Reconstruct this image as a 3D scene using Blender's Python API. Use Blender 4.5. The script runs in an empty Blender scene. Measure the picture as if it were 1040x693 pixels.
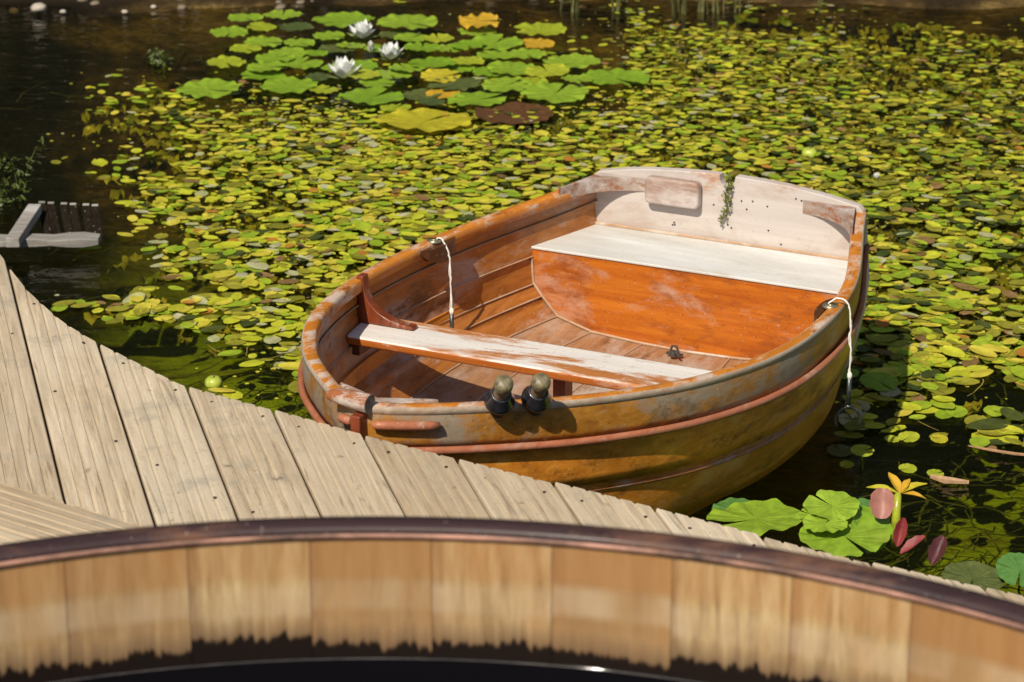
import bpy, math, random
from mathutils import Vector, Matrix, noise
random.seed(11)
R = math.radians
PI = math.pi
scene = bpy.context.scene
col = scene.collection

# ------------------------------------------------------------------ helpers
class MB:
    """collects vertices and faces, then links them as ONE mesh object"""
    def __init__(s):
        s.v = []; s.f = []; s.m = []
    def add(s, vs, fs, mi=0):
        n = len(s.v)
        s.v += [tuple(p) for p in vs]
        for f in fs:
            s.f.append(tuple(i + n for i in f)); s.m.append(mi)
    def grid(s, rows, mi=0, close=False, flip=False):
        n = len(rows[0]); vs = [p for r in rows for p in r]; fs = []
        for i in range(len(rows) - 1):
            for j in range(n if close else n - 1):
                a = i * n + j; b = i * n + (j + 1) % n
                q = (a, b, b + n, a + n)
                fs.append(q[::-1] if flip else q)
        s.add(vs, fs, mi)
    def box(s, c, d, mi=0, rot=None):
        hx, hy, hz = d[0] / 2, d[1] / 2, d[2] / 2
        pts = [Vector((x * hx, y * hy, z * hz)) for x in (-1, 1) for y in (-1, 1) for z in (-1, 1)]
        if rot is not None: pts = [rot @ p for p in pts]
        s.add([Vector(c) + p for p in pts], [(0, 1, 3, 2), (4, 6, 7, 5), (0, 4, 5, 1), (2, 3, 7, 6), (0, 2, 6, 4), (1, 5, 7, 3)], mi)
    def prism(s, poly, fn, mi=0):
        """poly: 2-D outline; fn(p, k) -> 3-D point for side k = 0 / 1"""
        n = len(poly)
        vs = [fn(p, 0) for p in poly] + [fn(p, 1) for p in poly]
        fs = [tuple(range(n))[::-1], tuple(range(n, 2 * n))]
        fs += [(i, (i + 1) % n, n + (i + 1) % n, n + i) for i in range(n)]
        s.add(vs, fs, mi)
    def tube(s, pts, rad, n=10, mi=0, caps=True):
        pts = [Vector(p) for p in pts]
        if not hasattr(rad, '__len__'): rad = [rad] * len(pts)
        rows = []; prev = None
        for i, p in enumerate(pts):
            t = (pts[min(i + 1, len(pts) - 1)] - pts[max(i - 1, 0)]).normalized()
            if prev is None:
                a = Vector((0, 0, 1)) if abs(t.z) < .9 else Vector((1, 0, 0))
            else: a = prev
            a = (a - t * a.dot(t)).normalized(); prev = a; b = t.cross(a)
            rows.append([p + (a * math.cos(2 * PI * k / n) + b * math.sin(2 * PI * k / n)) * rad[i] for k in range(n)])
        base = len(s.v)
        s.grid(rows, mi, close=True)
        if caps:
            s.f.append(tuple(base + k for k in range(n))[::-1]); s.m.append(mi)
            e = base + (len(rows) - 1) * n
            s.f.append(tuple(e + k for k in range(n))); s.m.append(mi)
    def lathe(s, prof, org=(0, 0, 0), ax=(0, 0, 1), n=24, mi=0):
        """prof: (radius, height) along ax"""
        ax = Vector(ax).normalized(); a = Vector((0, 0, 1)) if abs(ax.z) < .9 else Vector((1, 0, 0))
        a = (a - ax * a.dot(ax)).normalized(); b = ax.cross(a); o = Vector(org)
        s.grid([[o + ax * h + (a * math.cos(2 * PI * k / n) + b * math.sin(2 * PI * k / n)) * max(r, 1e-5) for k in range(n)] for r, h in prof], mi, close=True)
    def build(s, name, mats, parent=None, smooth=False, bevel=0, solid=0, sub=0, merge=False):
        me = bpy.data.meshes.new(name)
        me.from_pydata(s.v, [], s.f)
        if not isinstance(mats, (list, tuple)): mats = [mats]
        for m in mats: me.materials.append(m)
        me.polygons.foreach_set('material_index', s.m)
        if smooth: me.polygons.foreach_set('use_smooth', [True] * len(s.f))
        me.update()
        o = bpy.data.objects.new(name, me); col.objects.link(o)
        if parent: o.parent = parent
        if merge:
            w = o.modifiers.new('w', 'WELD'); w.merge_threshold = 1e-5
        if solid:
            w = o.modifiers.new('s', 'SOLIDIFY'); w.thickness = solid; w.offset = 0
        if bevel:
            w = o.modifiers.new('b', 'BEVEL'); w.width = bevel; w.segments = 3; w.limit_method = 'ANGLE'; w.angle_limit = R(35)
            me.polygons.foreach_set('use_smooth', [True] * len(s.f))
            o.modifiers.new('n', 'WEIGHTED_NORMAL')
        if sub:
            w = o.modifiers.new('u', 'SUBSURF'); w.levels = sub; w.render_levels = sub
        return o

def tag(o, label=None, cat=None, group=None, kind=None):
    if label: o['label'] = label
    if cat: o['category'] = cat
    if group: o['group'] = group
    if kind: o['kind'] = kind
    return o
def empty(name, loc, rz=0):
    o = bpy.data.objects.new(name, None); col.objects.link(o)
    o.location = loc; o.rotation_euler = (0, 0, rz); o.empty_display_size = .05
    return o
def lerp(a, b, t): return a + (b - a) * t
def sstep(a, b, x):
    t = min(1, max(0, (x - a) / (b - a))); return t * t * (3 - 2 * t)

# ------------------------------------------------------------------ camera
F = 2700.0; HC = 2.45; PITCH = math.atan2(993.0, F)
cam = bpy.data.cameras.new('camera'); co = bpy.data.objects.new('camera', cam); col.objects.link(co)
co.location = (0, 0, HC); co.rotation_euler = (PI / 2 - PITCH, 0, 0)
cam.sensor_width = 36; cam.lens = F / 1040 * 36; cam.clip_end = 2000; cam.clip_start = .05
cam.dof.use_dof = True; cam.dof.focus_distance = 5.75; cam.dof.aperture_fstop = 8.0
scene.camera = co
cp, sp = math.cos(PITCH), math.sin(PITCH)
def at(px, py, z=0.0):
    """world point at height z seen at photo position px, py"""
    a = (px - 520) / F; b = -(py - 346.5) / F
    t = (z - HC) / (-sp + b * cp)
    return Vector((a * t, (cp + b * sp) * t, z))
def px_of(x, y, z=0.0):
    z -= HC; d = y * cp - z * sp; u = y * sp + z * cp
    return 520 + F * x / d, 346.5 - F * u / d

# ------------------------------------------------------------------ materials
def mat(name):
    m = bpy.data.materials.new(name); m.use_nodes = True; nt = m.node_tree; nt.nodes.clear()
    out = nt.nodes.new('ShaderNodeOutputMaterial')
    b = nt.nodes.new('ShaderNodeBsdfPrincipled'); nt.links.new(b.outputs[0], out.inputs[0])
    return m, nt, b, out
def N(nt, t, **k):
    n = nt.nodes.new('ShaderNode' + t)
    for a, v in k.items(): setattr(n, a, v)
    return n
def setin(n, **k):
    for a, v in k.items(): n.inputs[a.replace('_', ' ')].default_value = v
def ramp(nt, src, stops):
    r = N(nt, 'ValToRGB'); cr = r.color_ramp
    while len(cr.elements) < len(stops): cr.elements.new(.5)
    for e, (p, c) in zip(cr.elements, stops):
        e.position = p; e.color = (c, c, c, 1) if not hasattr(c, '__len__') else (*c[:3], 1)
    nt.links.new(src, r.inputs[0]); return r.outputs[0]
def mix(nt, f, a, b, mode='MIX'):
    m = N(nt, 'Mix', data_type='RGBA', blend_type=mode)
    if hasattr(f, 'links'): nt.links.new(f, m.inputs[0])
    else: m.inputs[0].default_value = f
    for i, c in ((6, a), (7, b)):
        if hasattr(c, 'links'): nt.links.new(c, m.inputs[i])
        else: m.inputs[i].default_value = (*c[:3], 1)
    return m.outputs[2]
def math_(nt, op, a, b=None):
    m = N(nt, 'Math', operation=op)
    for i, c in ((0, a), (1, b)):
        if c is None: continue
        if hasattr(c, 'links'): nt.links.new(c, m.inputs[i])
        else: m.inputs[i].default_value = c
    return m.outputs[0]
def coords(nt, scale=(1, 1, 1), kind='Object', loc=(0, 0, 0)):
    tc = N(nt, 'TexCoord'); mp = N(nt, 'Mapping'); mp.inputs['Scale'].default_value = scale; mp.inputs['Location'].default_value = loc
    nt.links.new(tc.outputs[kind], mp.inputs['Vector']); return mp.outputs[0]
def noi(nt, vec, scale, detail=4, rough=.6, dist=0):
    n = N(nt, 'TexNoise'); n.inputs['Scale'].default_value = scale; n.inputs['Detail'].default_value = detail
    n.inputs['Roughness'].default_value = rough; n.inputs['Distortion'].default_value = dist
    nt.links.new(vec, n.inputs['Vector']); return n.outputs['Fac']
def bump(nt, b, h, strength=.3, dist=.01):
    n = N(nt, 'Bump'); n.inputs['Strength'].default_value = strength; n.inputs['Distance'].default_value = dist
    nt.links.new(h, n.inputs['Height']); nt.links.new(n.outputs[0], b.inputs['Normal'])

def wood(name, dark, light, axis='Y', weather=None, wlo=.5, whi=.6, rough=.45, coat=0.0, fine=70, wscale=5, stain=None, seed=0, vary=.25, wstretch=.35, bmp=.25, stlo=.56, sthi=.66):
    """varnished or bare timber: grain along one axis, worn patches, stains"""
    m, nt, b, out = mat(name)
    sc = {'X': (.06, 1, 1), 'Y': (1, .06, 1), 'Z': (1, 1, .06)}[axis]
    v = coords(nt, sc, loc=(seed * 1.7, seed, seed * .6))
    g = noi(nt, v, fine, 5, .65, .4)
    g2 = noi(nt, v, fine * .22, 3, .6, .8)
    c = ramp(nt, g, [(.3, dark), (.7, light)])
    c = mix(nt, ramp(nt, g2, [(.35, vary), (.65, 0)]), c, tuple(x * .45 for x in dark))
    ws = {'X': (wstretch, 1, 1), 'Y': (1, wstretch, 1), 'Z': (1, 1, wstretch)}[axis]
    vw = coords(nt, ws, loc=(seed * 2.3 + 5, seed * 1.1, seed))
    wn = noi(nt, vw, wscale, 8, .72, .3)
    bl = noi(nt, coords(nt, loc=(seed, 3, 1)), 2.6, 3, .5)
    c = mix(nt, ramp(nt, bl, [(.3, .35), (.7, 0)]), c, tuple(x * .6 for x in light))
    ro = rough
    if weather:
        mk = ramp(nt, wn, [(wlo, 0), (whi, 1)])
        wc = mix(nt, ramp(nt, g, [(.35, 0), (.65, .5)]), weather, tuple(x * .7 for x in weather))
        c = mix(nt, mk, c, wc)
        rr = N(nt, 'MapRange'); nt.links.new(mk, rr.inputs[0]); rr.inputs[3].default_value = rough; rr.inputs[4].default_value = .75
        nt.links.new(rr.outputs[0], b.inputs['Roughness'])
    else: b.inputs['Roughness'].default_value = rough
    if stain:
        sn = noi(nt, coords(nt, ws, loc=(9 + seed, 2, 4)), wscale * 1.7, 7, .75)
        c = mix(nt, ramp(nt, sn, [(stlo, 0), (sthi, 1)]), c, stain)
    # fine dark specks and scratches
    spk = noi(nt, coords(nt), 160, 2, .5)
    c = mix(nt, ramp(nt, spk, [(.66, 0), (.74, .5)]), c, tuple(x * .35 for x in dark))
    spk2 = noi(nt, coords(nt, loc=(7, 7, 7)), 110, 3, .6)
    c = mix(nt, ramp(nt, spk2, [(.66, 0), (.75, .6)]), c, (.55, .5, .44))
    nt.links.new(c, b.inputs['Base Color'])
    b.inputs['Coat Weight'].default_value = coat * .6; b.inputs['Coat Roughness'].default_value = .18
    b.inputs['Specular IOR Level'].default_value = .3
    bump(nt, b, g, bmp, .004)
    return m

def leafmat(name, c1, c2, rough=.38, spec=.5, trans=.15, hue=.25, edge=None, veins=False):
    m, nt, b, out = mat(name)
    ge = N(nt, 'NewGeometry'); rnd = ge.outputs['Random Per Island']
    oi = N(nt, 'ObjectInfo')
    rr = math_(nt, 'FRACT', math_(nt, 'ADD', rnd, oi.outputs['Random']))
    c = mix(nt, rr, c1, c2)
    n = noi(nt, coords(nt, kind='Object'), 38, 4, .6)
    c = mix(nt, ramp(nt, n, [(.35, .45), (.6, 0)]), c, tuple(x * .45 for x in c1))
    n2 = noi(nt, coords(nt, kind='Object', loc=(3, 3, 3)), 60, 3, .6)
    c = mix(nt, ramp(nt, n2, [(.6, 0), (.72, hue)]), c, edge or (.45, .32, .08))
    h_ = n
    if name.startswith('pad_'):            # radiating veins
        sx = N(nt, 'SeparateXYZ'); nt.links.new(coords(nt), sx.inputs[0])
        an = math_(nt, 'ARCTAN2', sx.outputs[1], sx.outputs[0])
        vn = math_(nt, 'ABSOLUTE', math_(nt, 'SINE', math_(nt, 'ADD', math_(nt, 'MULTIPLY', an, 9.0), math_(nt, 'MULTIPLY', n, 1.4))))
        vm = ramp(nt, vn, [(.0, 1), (.16, 0)])
        c = mix(nt, math_(nt, 'MULTIPLY', vm, .2), c, tuple(min(1, x * 1.35 + .04) for x in c2))
        h_ = math_(nt, 'ADD', n, math_(nt, 'MULTIPLY', vn, .4))
    nt.links.new(c, b.inputs['Base Color'])
    b.inputs['Roughness'].default_value = rough; b.inputs['Specular IOR Level'].default_value = spec
    bump(nt, b, h_, .35, .005)
    if trans:
        tr = N(nt, 'BsdfTranslucent'); nt.links.new(c, tr.inputs[0])
        ms = N(nt, 'MixShader'); ms.inputs[0].default_value = trans
        nt.links.new(b.outputs[0], ms.inputs[1]); nt.links.new(tr.outputs[0], ms.inputs[2]); nt.links.new(ms.outputs[0], out.inputs[0])
    return m
def plain(name, c, rough=.5, metal=0, spec=.5, nscale=30, var=.3, coat=0, bmp=.2):
    m, nt, b, out = mat(name)
    n = noi(nt, coords(nt), nscale, 5, .65)
    cc = mix(nt, ramp(nt, n, [(.35, 0), (.65, 1)]), tuple(x * (1 - var) for x in c), tuple(min(1, x * (1 + var)) for x in c))
    nt.links.new(cc, b.inputs['Base Color']); b.inputs['Roughness'].default_value = rough
    b.inputs['Metallic'].default_value = metal; b.inputs['Specular IOR Level'].default_value = spec; b.inputs['Coat Weight'].default_value = coat
    bump(nt, b, n, bmp, .004)
    return m

M = {}
M['outer'] = wood('outer_varnish', (.56, .165, .012), (.92, .37, .045), 'Y', (.78, .42, .12), .54, .66, .38, .3, fine=55, wscale=7, seed=1, stain=(.22, .08, .015), stlo=.52, sthi=.64, vary=.6)
M['sheer'] = wood('sheer_varnish', (.28, .10, .012), (.60, .26, .035), 'Y', (.34, .26, .18), .48, .58, .42, .2, fine=60, wscale=5, seed=2, stain=(.12, .07, .035), stlo=.54, sthi=.66)
M['inner'] = wood('inner_varnish', (.28, .08, .012), (.54, .20, .04), 'Y', (.52, .38, .30), .51, .63, .42, .2, fine=55, wscale=5, seed=3, stain=(.14, .05, .015))
M['floor'] = wood('floor_varnish', (.27, .12, .05), (.48, .25, .12), 'Y', (.50, .40, .33), .44, .60, .5, .1, fine=55, wscale=5, seed=4, stain=(.16, .06, .02))
M['bead'] = wood('seam_bead', (.42, .25, .14), (.58, .38, .24), 'Y', (.6, .5, .4), .5, .6, .6, 0, seed=5)
M['rail'] = wood('rail_top', (.50, .15, .014), (.74, .27, .03), 'Y', (.62, .48, .38), .50, .60, .4, .15, fine=60, wscale=16, seed=6, stain=(.24, .08, .02), wstretch=.4)
M['rub'] = wood('rub_rail', (.36, .11, .05), (.50, .19, .10), 'Y', (.46, .30, .22), .54, .68, .4, .15, seed=7, vary=.15, wscale=12)
M['transom'] = wood('transom_bleached', (.40, .27, .20), (.58, .44, .36), 'X', (.58, .51, .46), .36, .52, .5, .1, fine=45, wscale=5, seed=8, stain=(.42, .20, .10), vary=.3, wstretch=.5, stlo=.57, sthi=.70)
M['seat'] = wood('seat_bleached', (.54, .51, .45), (.72, .69, .63), 'X', (.72, .71, .68), .42, .6, .6, 0, fine=45, wscale=4, seed=9, stain=(.44, .34, .24), vary=.2, stlo=.58, sthi=.76)
M['bulk'] = wood('bulkhead_varnish', (.36, .07, .006), (.66, .20, .018), 'X', (.52, .29, .19), .52, .68, .34, .3, fine=42, wscale=9, seed=10, stain=(.24, .055, .012), wstretch=.45, stlo=.50, sthi=.68)
M['thwart'] = wood('thwart_worn', (.40, .13, .03), (.58, .23, .07), 'X', (.74, .68, .62), .42, .50, .45, .1, fine=45, wscale=8, seed=11, wstretch=.22)
M['thwart_edge'] = wood('thwart_edge_varnish', (.32, .075, .012), (.52, .15, .025), 'X', (.7, .5, .36), .56, .7, .35, .25, fine=45, wscale=8, seed=12)
M['knee'] = wood('knee_varnish', (.12, .022, .008), (.26, .06, .02), 'Z', (.55, .38, .3), .56, .68, .35, .3, seed=13, wscale=8)
M['stem'] = wood('stem_varnish', (.16, .03, .012), (.26, .06, .02), 'Z', (.4, .25, .2), .6, .7, .38, .2, seed=14, wscale=14)
M['driftwood'] = wood('bleached_knee', (.28, .19, .14), (.48, .37, .31), 'X', (.56, .49, .44), .48, .6, .6, 0, seed=15, wscale=14, stain=(.28, .09, .03), stlo=.50, sthi=.60)
M['endgrain'] = plain('end_grain', (.13, .11, .095), .8, nscale=60, var=.5)
M['block'] = wood('socket_block', (.06, .02, .008), (.13, .045, .015), 'Y', None, rough=.4, coat=.2)
M['brass'] = plain('dull_brass', (.42, .36, .22), .35, .8, var=.3)
M['iron'] = plain('dark_metal', (.10, .10, .095), .42, .7, nscale=50, var=.5)
M['galv'] = plain('rowlock_metal', (.10, .11, .105), .4, .8, nscale=50, var=.4)
M['leather'] = plain('blue_black_leather', (.018, .018, .022), .3, nscale=40, var=.4, coat=.6)
M['grip'] = wood('oar_grip', (.22, .13, .07), (.40, .27, .16), 'Z', None, rough=.5)
M['capwood'] = plain('mossy_cap', (.17, .14, .075), .45, nscale=90, var=.5)
M['rope'] = plain('white_rope', (.78, .74, .66), .9, nscale=300, var=.2)
M['deckA'] = None

# ---- decking
def deckmat():
    m, nt, b, out = mat('weathered_decking')
    ge = N(nt, 'NewGeometry'); rnd = ge.outputs['Random Per Island']
    cb = N(nt, 'CombineXYZ'); nt.links.new(math_(nt, 'MULTIPLY', rnd, 40), cb.inputs[1]); nt.links.new(math_(nt, 'MULTIPLY', rnd, 13), cb.inputs[2])
    ad = N(nt, 'VectorMath', operation='ADD'); tc = N(nt, 'TexCoord')
    nt.links.new(tc.outputs['Object'], ad.inputs[0]); nt.links.new(cb.outputs[0], ad.inputs[1])
    mp = N(nt, 'Mapping'); mp.inputs['Scale'].default_value = (1, .05, 1); nt.links.new(ad.outputs[0], mp.inputs[0])
    g = noi(nt, mp.outputs[0], 75, 6, .75, .5)
    g2 = noi(nt, mp.outputs[0], 32, 4, .6, 1.2)
    big = noi(nt, ad.outputs[0], 4, 5, .6)
    c = ramp(nt, g, [(.30, (.18, .12, .065)), (.44, (.52, .40, .26)), (.70, (.76, .63, .45))])
    c = mix(nt, ramp(nt, g2, [(.32, .5), (.55, 0)]), c, (.20, .14, .08))
    c = mix(nt, ramp(nt, big, [(.4, 0), (.7, .45)]), c, (.60, .52, .41))
    c = mix(nt, math_(nt, 'MULTIPLY', math_(nt, 'FRACT', math_(nt, 'MULTIPLY', rnd, 7.3)), .5), c, (.30, .21, .12))
    c = mix(nt, math_(nt, 'MULTIPLY', math_(nt, 'FRACT', math_(nt, 'MULTIPLY', rnd, 3.7)), .35), c, (.66, .58, .44))
    gr_ = noi(nt, ad.outputs[0], 9, 6, .7)
    c = mix(nt, ramp(nt, gr_, [(.55, 0), (.72, .5)]), c, (.24, .23, .19))
    c = mix(nt, ramp(nt, noi(nt, mp.outputs[0], 48, 3, .6, 2), [(.61, 0), (.68, .5)]), c, (.17, .115, .065))
    # damp dark patches and small knots
    kn = noi(nt, ad.outputs[0], 26, 2, .4)
    c = mix(nt, ramp(nt, kn, [(.71, 0), (.79, .6)]), c, (.12, .085, .055))
    sp_ = noi(nt, ad.outputs[0], 150, 2, .5)
    c = mix(nt, ramp(nt, sp_, [(.66, 0), (.76, .55)]), c, (.10, .08, .06))
    nt.links.new(c, b.inputs['Base Color']); b.inputs['Roughness'].default_value = .72; b.inputs['Specular IOR Level'].default_value = .35
    bump(nt, b, mix(nt, .5, g, g2), .5, .004)
    return m
M['deck'] = deckmat()

# ================================================================== BOAT
L = 1.91845; YAW = .4492; BX, BY = -.28763, 4.73941
KB = [0, .07687, .18816, .33533, .46918, .54152, .51452, .36965]
KT = [KB[1] - KB[0]] + [(KB[i + 1] - KB[i - 1]) / 2 for i in range(1, 7)] + [KB[7] - KB[6]]
def bf(t):
    t = min(1, max(0, t)); i = min(6, int(t * 7)); u = t * 7 - i
    return (2*u**3-3*u*u+1)*KB[i] + (u**3-2*u*u+u)*KT[i] + (-2*u**3+3*u*u)*KB[i+1] + (u**3-u*u)*KT[i+1]
def gf(t):
    u = t * t; return .57568*(1-u)**2 + .41217*2*u*(1-u) + .47118*u*u
def plan(t, side, frac=1.0, s0=0.0, d=0.0, dz=None):
    """plan point on the half-breadth curve scaled by frac, moved outwards by d"""
    def p(t): return Vector((frac * bf(t), s0 + (L - s0) * t * t))
    a = p(max(0, t - .01)); b = p(min(1, t + .01)); tg = (b - a).normalized()
    q = p(t) + Vector((tg.y, -tg.x)) * d
    return Vector((side * max(0, q.x), q.y))
NT = 56
TS = [i / (NT - 1) for i in range(NT)]
boat = empty('rowing_dinghy', (BX, BY, 0), -YAW)
tag(boat, 'small varnished wooden clinker rowing dinghy moored against the deck among pond leaves', 'rowing boat')

def okn(t, k):
    g = gf(t); w = t ** 6
    return [(1.0, g, 0.0), (1.0, g - .084, 0.005), (.95 + .06 * w, g - .195, .02), (.86 + .07 * w, g - .325 - .035 * w, .05), (.25 + .59 * t ** 3, -.03, .13), (.0, -.075, .2)][k]
hull = MB()
for side in (-1, 1):
    for k in range(5):
        rows = []
        for t in TS:
            f0, z0, a0 = okn(t, k); f1, z1, a1 = okn(t, k + 1)
            r = []
            for j in range(6):
                u = j / 5
                d = (-.011 if k else -.002) * (1 - u) + .004 * math.sin(PI * u)
                p = plan(t, side, lerp(f0, f1, u), lerp(a0, a1, u), d)
                r.append((p.x, p.y, lerp(z0, z1, u)))
            if k < 4:
                p = plan(t, side, f1, a1, -.013); r.append((p.x, p.y, z1 + .001))
            rows.append(r)
        hull.grid(rows, 0 if k == 0 else 1, flip=side > 0)
# inner lining above the bilge
def ikn(t, k):
    g = gf(t); fz = .112 + .17 * (1 - t) ** 2.5 + .013 * sstep(.6, .95, t)
    return [(1, g - .002, .0, -.018), (1, g - .062, .01, -.015), (.985, g - .142, .02, -.012), (.965, g - .215, .04, -.008), (.905, g - .245, .06, -.004),
            (.80, fz + .040, .10, -.002), (.58, fz + .012, .16, 0), (.27, fz + .003, .16, 0), (0, fz, .16, 0)][k]
def ip(t, k, side, up=0.0, u=0.0):
    f, z, a, d = ikn(t, k)
    if u:
        f2, z2, a2, d2 = ikn(t, k + 1); f = lerp(f, f2, u); z = lerp(z, z2, u); a = lerp(a, a2, u); d = lerp(d, d2, u)
    p = plan(t, side, f, a, d - up); return (p.x, p.y, z)
floor_ = MB()
for side in (-1, 1):
    for k in range(8):
        rows = []
        for t in TS:
            r = []
            if k < 5:
                x, y, z = ip(t, k, side, .006); r.append((x, y, z))
                for j in range(4):
                    r.append(ip(t, k, side, -.0 + (.006 * j / 3 - .003 if k else 0), j / 3))
            else:
                for j in range(4): r.append(ip(t, k, side, 0, j / 3))
            rows.append(r)
        (hull if k < 5 else floor_).grid(rows, 2 if k < 5 else 0, flip=side < 0)
    for k in (1, 2, 3, 4, 5, 6, 7):          # pale sealant lines along the plank laps
        pts = [ip(t, k, side, .004) for t in TS[3:]]
        pts = [(x, y, z + (.0015 if k > 4 else 0)) for x, y, z in pts]
        (hull if k < 5 else floor_).tube(pts, (.0018 if k < 5 else .0026), 5, 3 if k < 5 else 1, False)
hull.build('hull', [M['sheer'], M['outer'], M['inner'], M['bead']], boat, smooth=True)
floor_.build('floor_boards', [M['floor'], M['bead']], boat, smooth=True)

# gunwale rail, both sides one bent timber
gw = MB()
for side in (-1, 1):
    rows = []
    for t in TS:
        g = gf(t); r = []
        for d, z in ((-.002, -.016), (.0015, -.013), (.003, -.006), (.002, -.001), (-.001, .0012), (-.014, .0022), (-.025, .0014), (-.029, -.002), (-.031, -.010), (-.031, -.026), (-.027, -.028)):
            p = plan(t, side, 1, 0, d); r.append((p.x, p.y, g + z))
        rows.append(r)
    base_ = len(gw.f); gw.grid(rows, 0, flip=side > 0)
    for q_ in range(base_, len(gw.f)):
        if (q_ - base_) % 10 < 4: gw.m[q_] = 1
    gw.add(rows[-1], [tuple(range(11))])
gw.build('gunwale', [M['rail'], wood('rail_edge', (.34, .24, .16), (.56, .44, .33), 'Y', (.42, .18, .05), .56, .66, .6, 0, seed=26, wscale=10)], boat, smooth=True)
# rubbing strake
for side in (-1, 1):
    rr = MB()
    rr.tube([(*plan(t, side, 1, .005, .007 + (.0 if t > .06 else 0)), gf(t) - .088) for t in TS[1:]],   .0080, 10)
    rr.build('rub_rail', M['rub'], boat, smooth=True)

# transom with sculling notch
tm = MB()
top = [(-.366, .474), (-.353, .487), (-.27, .503), (-.21, .511), (-.12, .518), (-.05, .5215), (-.016, .522), (-.015, .508), (-.010, .498), (-.002, .493), (.010, .493), (.019, .498), (.024, .508), (.026, .522), (.10, .519), (.165, .5155), (.27, .502), (.353, .487), (.366, .474)]
out_ = top + [(.373, .41), (.384, .30), (.378, .22), (.362, .14), (.34, .06), (.31, 0), (.22, -.055), (0, -.08), (-.22, -.055), (-.31, 0), (-.34, .06), (-.362, .14), (-.378, .22), (-.384, .30), (-.373, .41)]
tm.prism(out_, lambda p, k: (p[0], L + (-.012 if k else .016), p[1]))
tm.build('transom', M['transom'], boat, bevel=.003)
pad_ = MB()
def rrect(x0, x1, z0, z1, r, n=5):
    pts = []
    for cx, cz, a0 in ((x1 - r, z1 - r, 0), (x0 + r, z1 - r, 90), (x0 + r, z0 + r, 180), (x1 - r, z0 + r, 270)):
        for i in range(n + 1):
            a = R(a0 + 90 * i / n); pts.append((cx + r * math.cos(a), cz + r * math.sin(a)))
    return pts
pad_.prism(rrect(-.209, -.061, .428, .500, .014), lambda p, k: (p[0], L - .013 - (.030 if k else 0), p[1]))
pad_.build('motor_pad', wood('pad_bleached', (.30, .18, .13), (.50, .36, .29), 'X', (.60, .52, .47), .45, .58, .5, .1, wscale=9, seed=21, stain=(.28, .11, .06), stlo=.55, sthi=.68), boat, bevel=.008)
for side in (-1, 1):                       # quarter knees between rail and transom
    q = MB(); poly = []
    for i in range(13):
        u = i / 12; a = u * PI / 2
        poly.append((.335 - .125 * (1 - math.cos(a)) ** .9, L - .18 + .145 * math.sin(a) ** .7))
    bo = lambda y: bf(math.sqrt(y / L)) - .026
    poly = []
    for i in range(13):
        yk_ = L - .17 + .157 * math.sin(i / 12 * PI / 2) ** .8; poly.append((bo(yk_) - .004 - .134 * (1 - math.cos(i / 12 * PI / 2)), yk_))
    poly += [(bo(L - .013 - .157 * i / 5), L - .013 - .157 * i / 5) for i in range(6)]
    q.prism(poly, lambda p, k: (side * p[0], p[1], gf(1) + .008 - (.036 if k == 0 else 0) + .006 * sstep(L - .2, L, p[1])))
    q.build('quarter_knee', M['driftwood'], boat, bevel=.006)
# pale joint line and nails on transom
def halfw(y, z):
    """inner half width at station y and height z above the bilge"""
    t = math.sqrt(min(1, max(0, y / L)))
    ks = [ikn(t, k) for k in range(9)]
    for k in range(8):
        z0, z1 = ks[k][1], ks[k + 1][1]
        if z <= z0 and z >= z1:
            u = (z0 - z) / (z0 - z1 + 1e-9); a = ip(t, k, 1, 0, u); return a[0]
    return ip(t, 8, 1)[0]
SZ = .345; SY = 1.665
st = MB()
ys = [SY - .004 + (L - .013 - SY + .004) * i / 8 for i in range(9)]
def edge(y): return halfw(y, SZ - .01) - .002
poly = [(edge(y), y) for y in ys] + [(-edge(y), y) for y in ys[::-1]]
st.prism(poly, lambda p, k: (p[0], p[1], SZ - (.007 if k == 0 else 0)))
st.build('stern_seat', M['seat'], boat, bevel=.002)
sb = MB(); sb.tube([(-edge(L - .02), L - .017, SZ + .003), (edge(L - .02), L - .017, SZ + .003)], .004, 6)
sb.build('seat_joint', M['bead'], boat)
bk = MB()
cont = []
tb = math.sqrt(SY / L)
for k in range(8):
    for j in range(3):
        x, y, z = ip(tb, k, 1, 0, j / 3 if j else 0)
        if z < SZ - .009: cont.append((x - .001, z))
cont = [(halfw(SY, SZ - .009), SZ - .0075)] + cont + [(0, ikn(tb, 8)[1])]
poly = cont + [(-x, z) for x, z in cont[:-1][::-1]]
bk.prism(poly, lambda p, k: (p[0], SY + (.0 if k else .016), p[1]))
bk.build('seat_panel', M['bulk'], boat)
bb = MB(); bb.tube([(x, SY - .002, z + .003) for x, z in cont[1:]] + [(-x, SY - .002, z + .003) for x, z in cont[1:-1][::-1]], .0038, 6, caps=False)
bb.build('panel_seam', M['bead'], boat, smooth=True)
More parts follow.
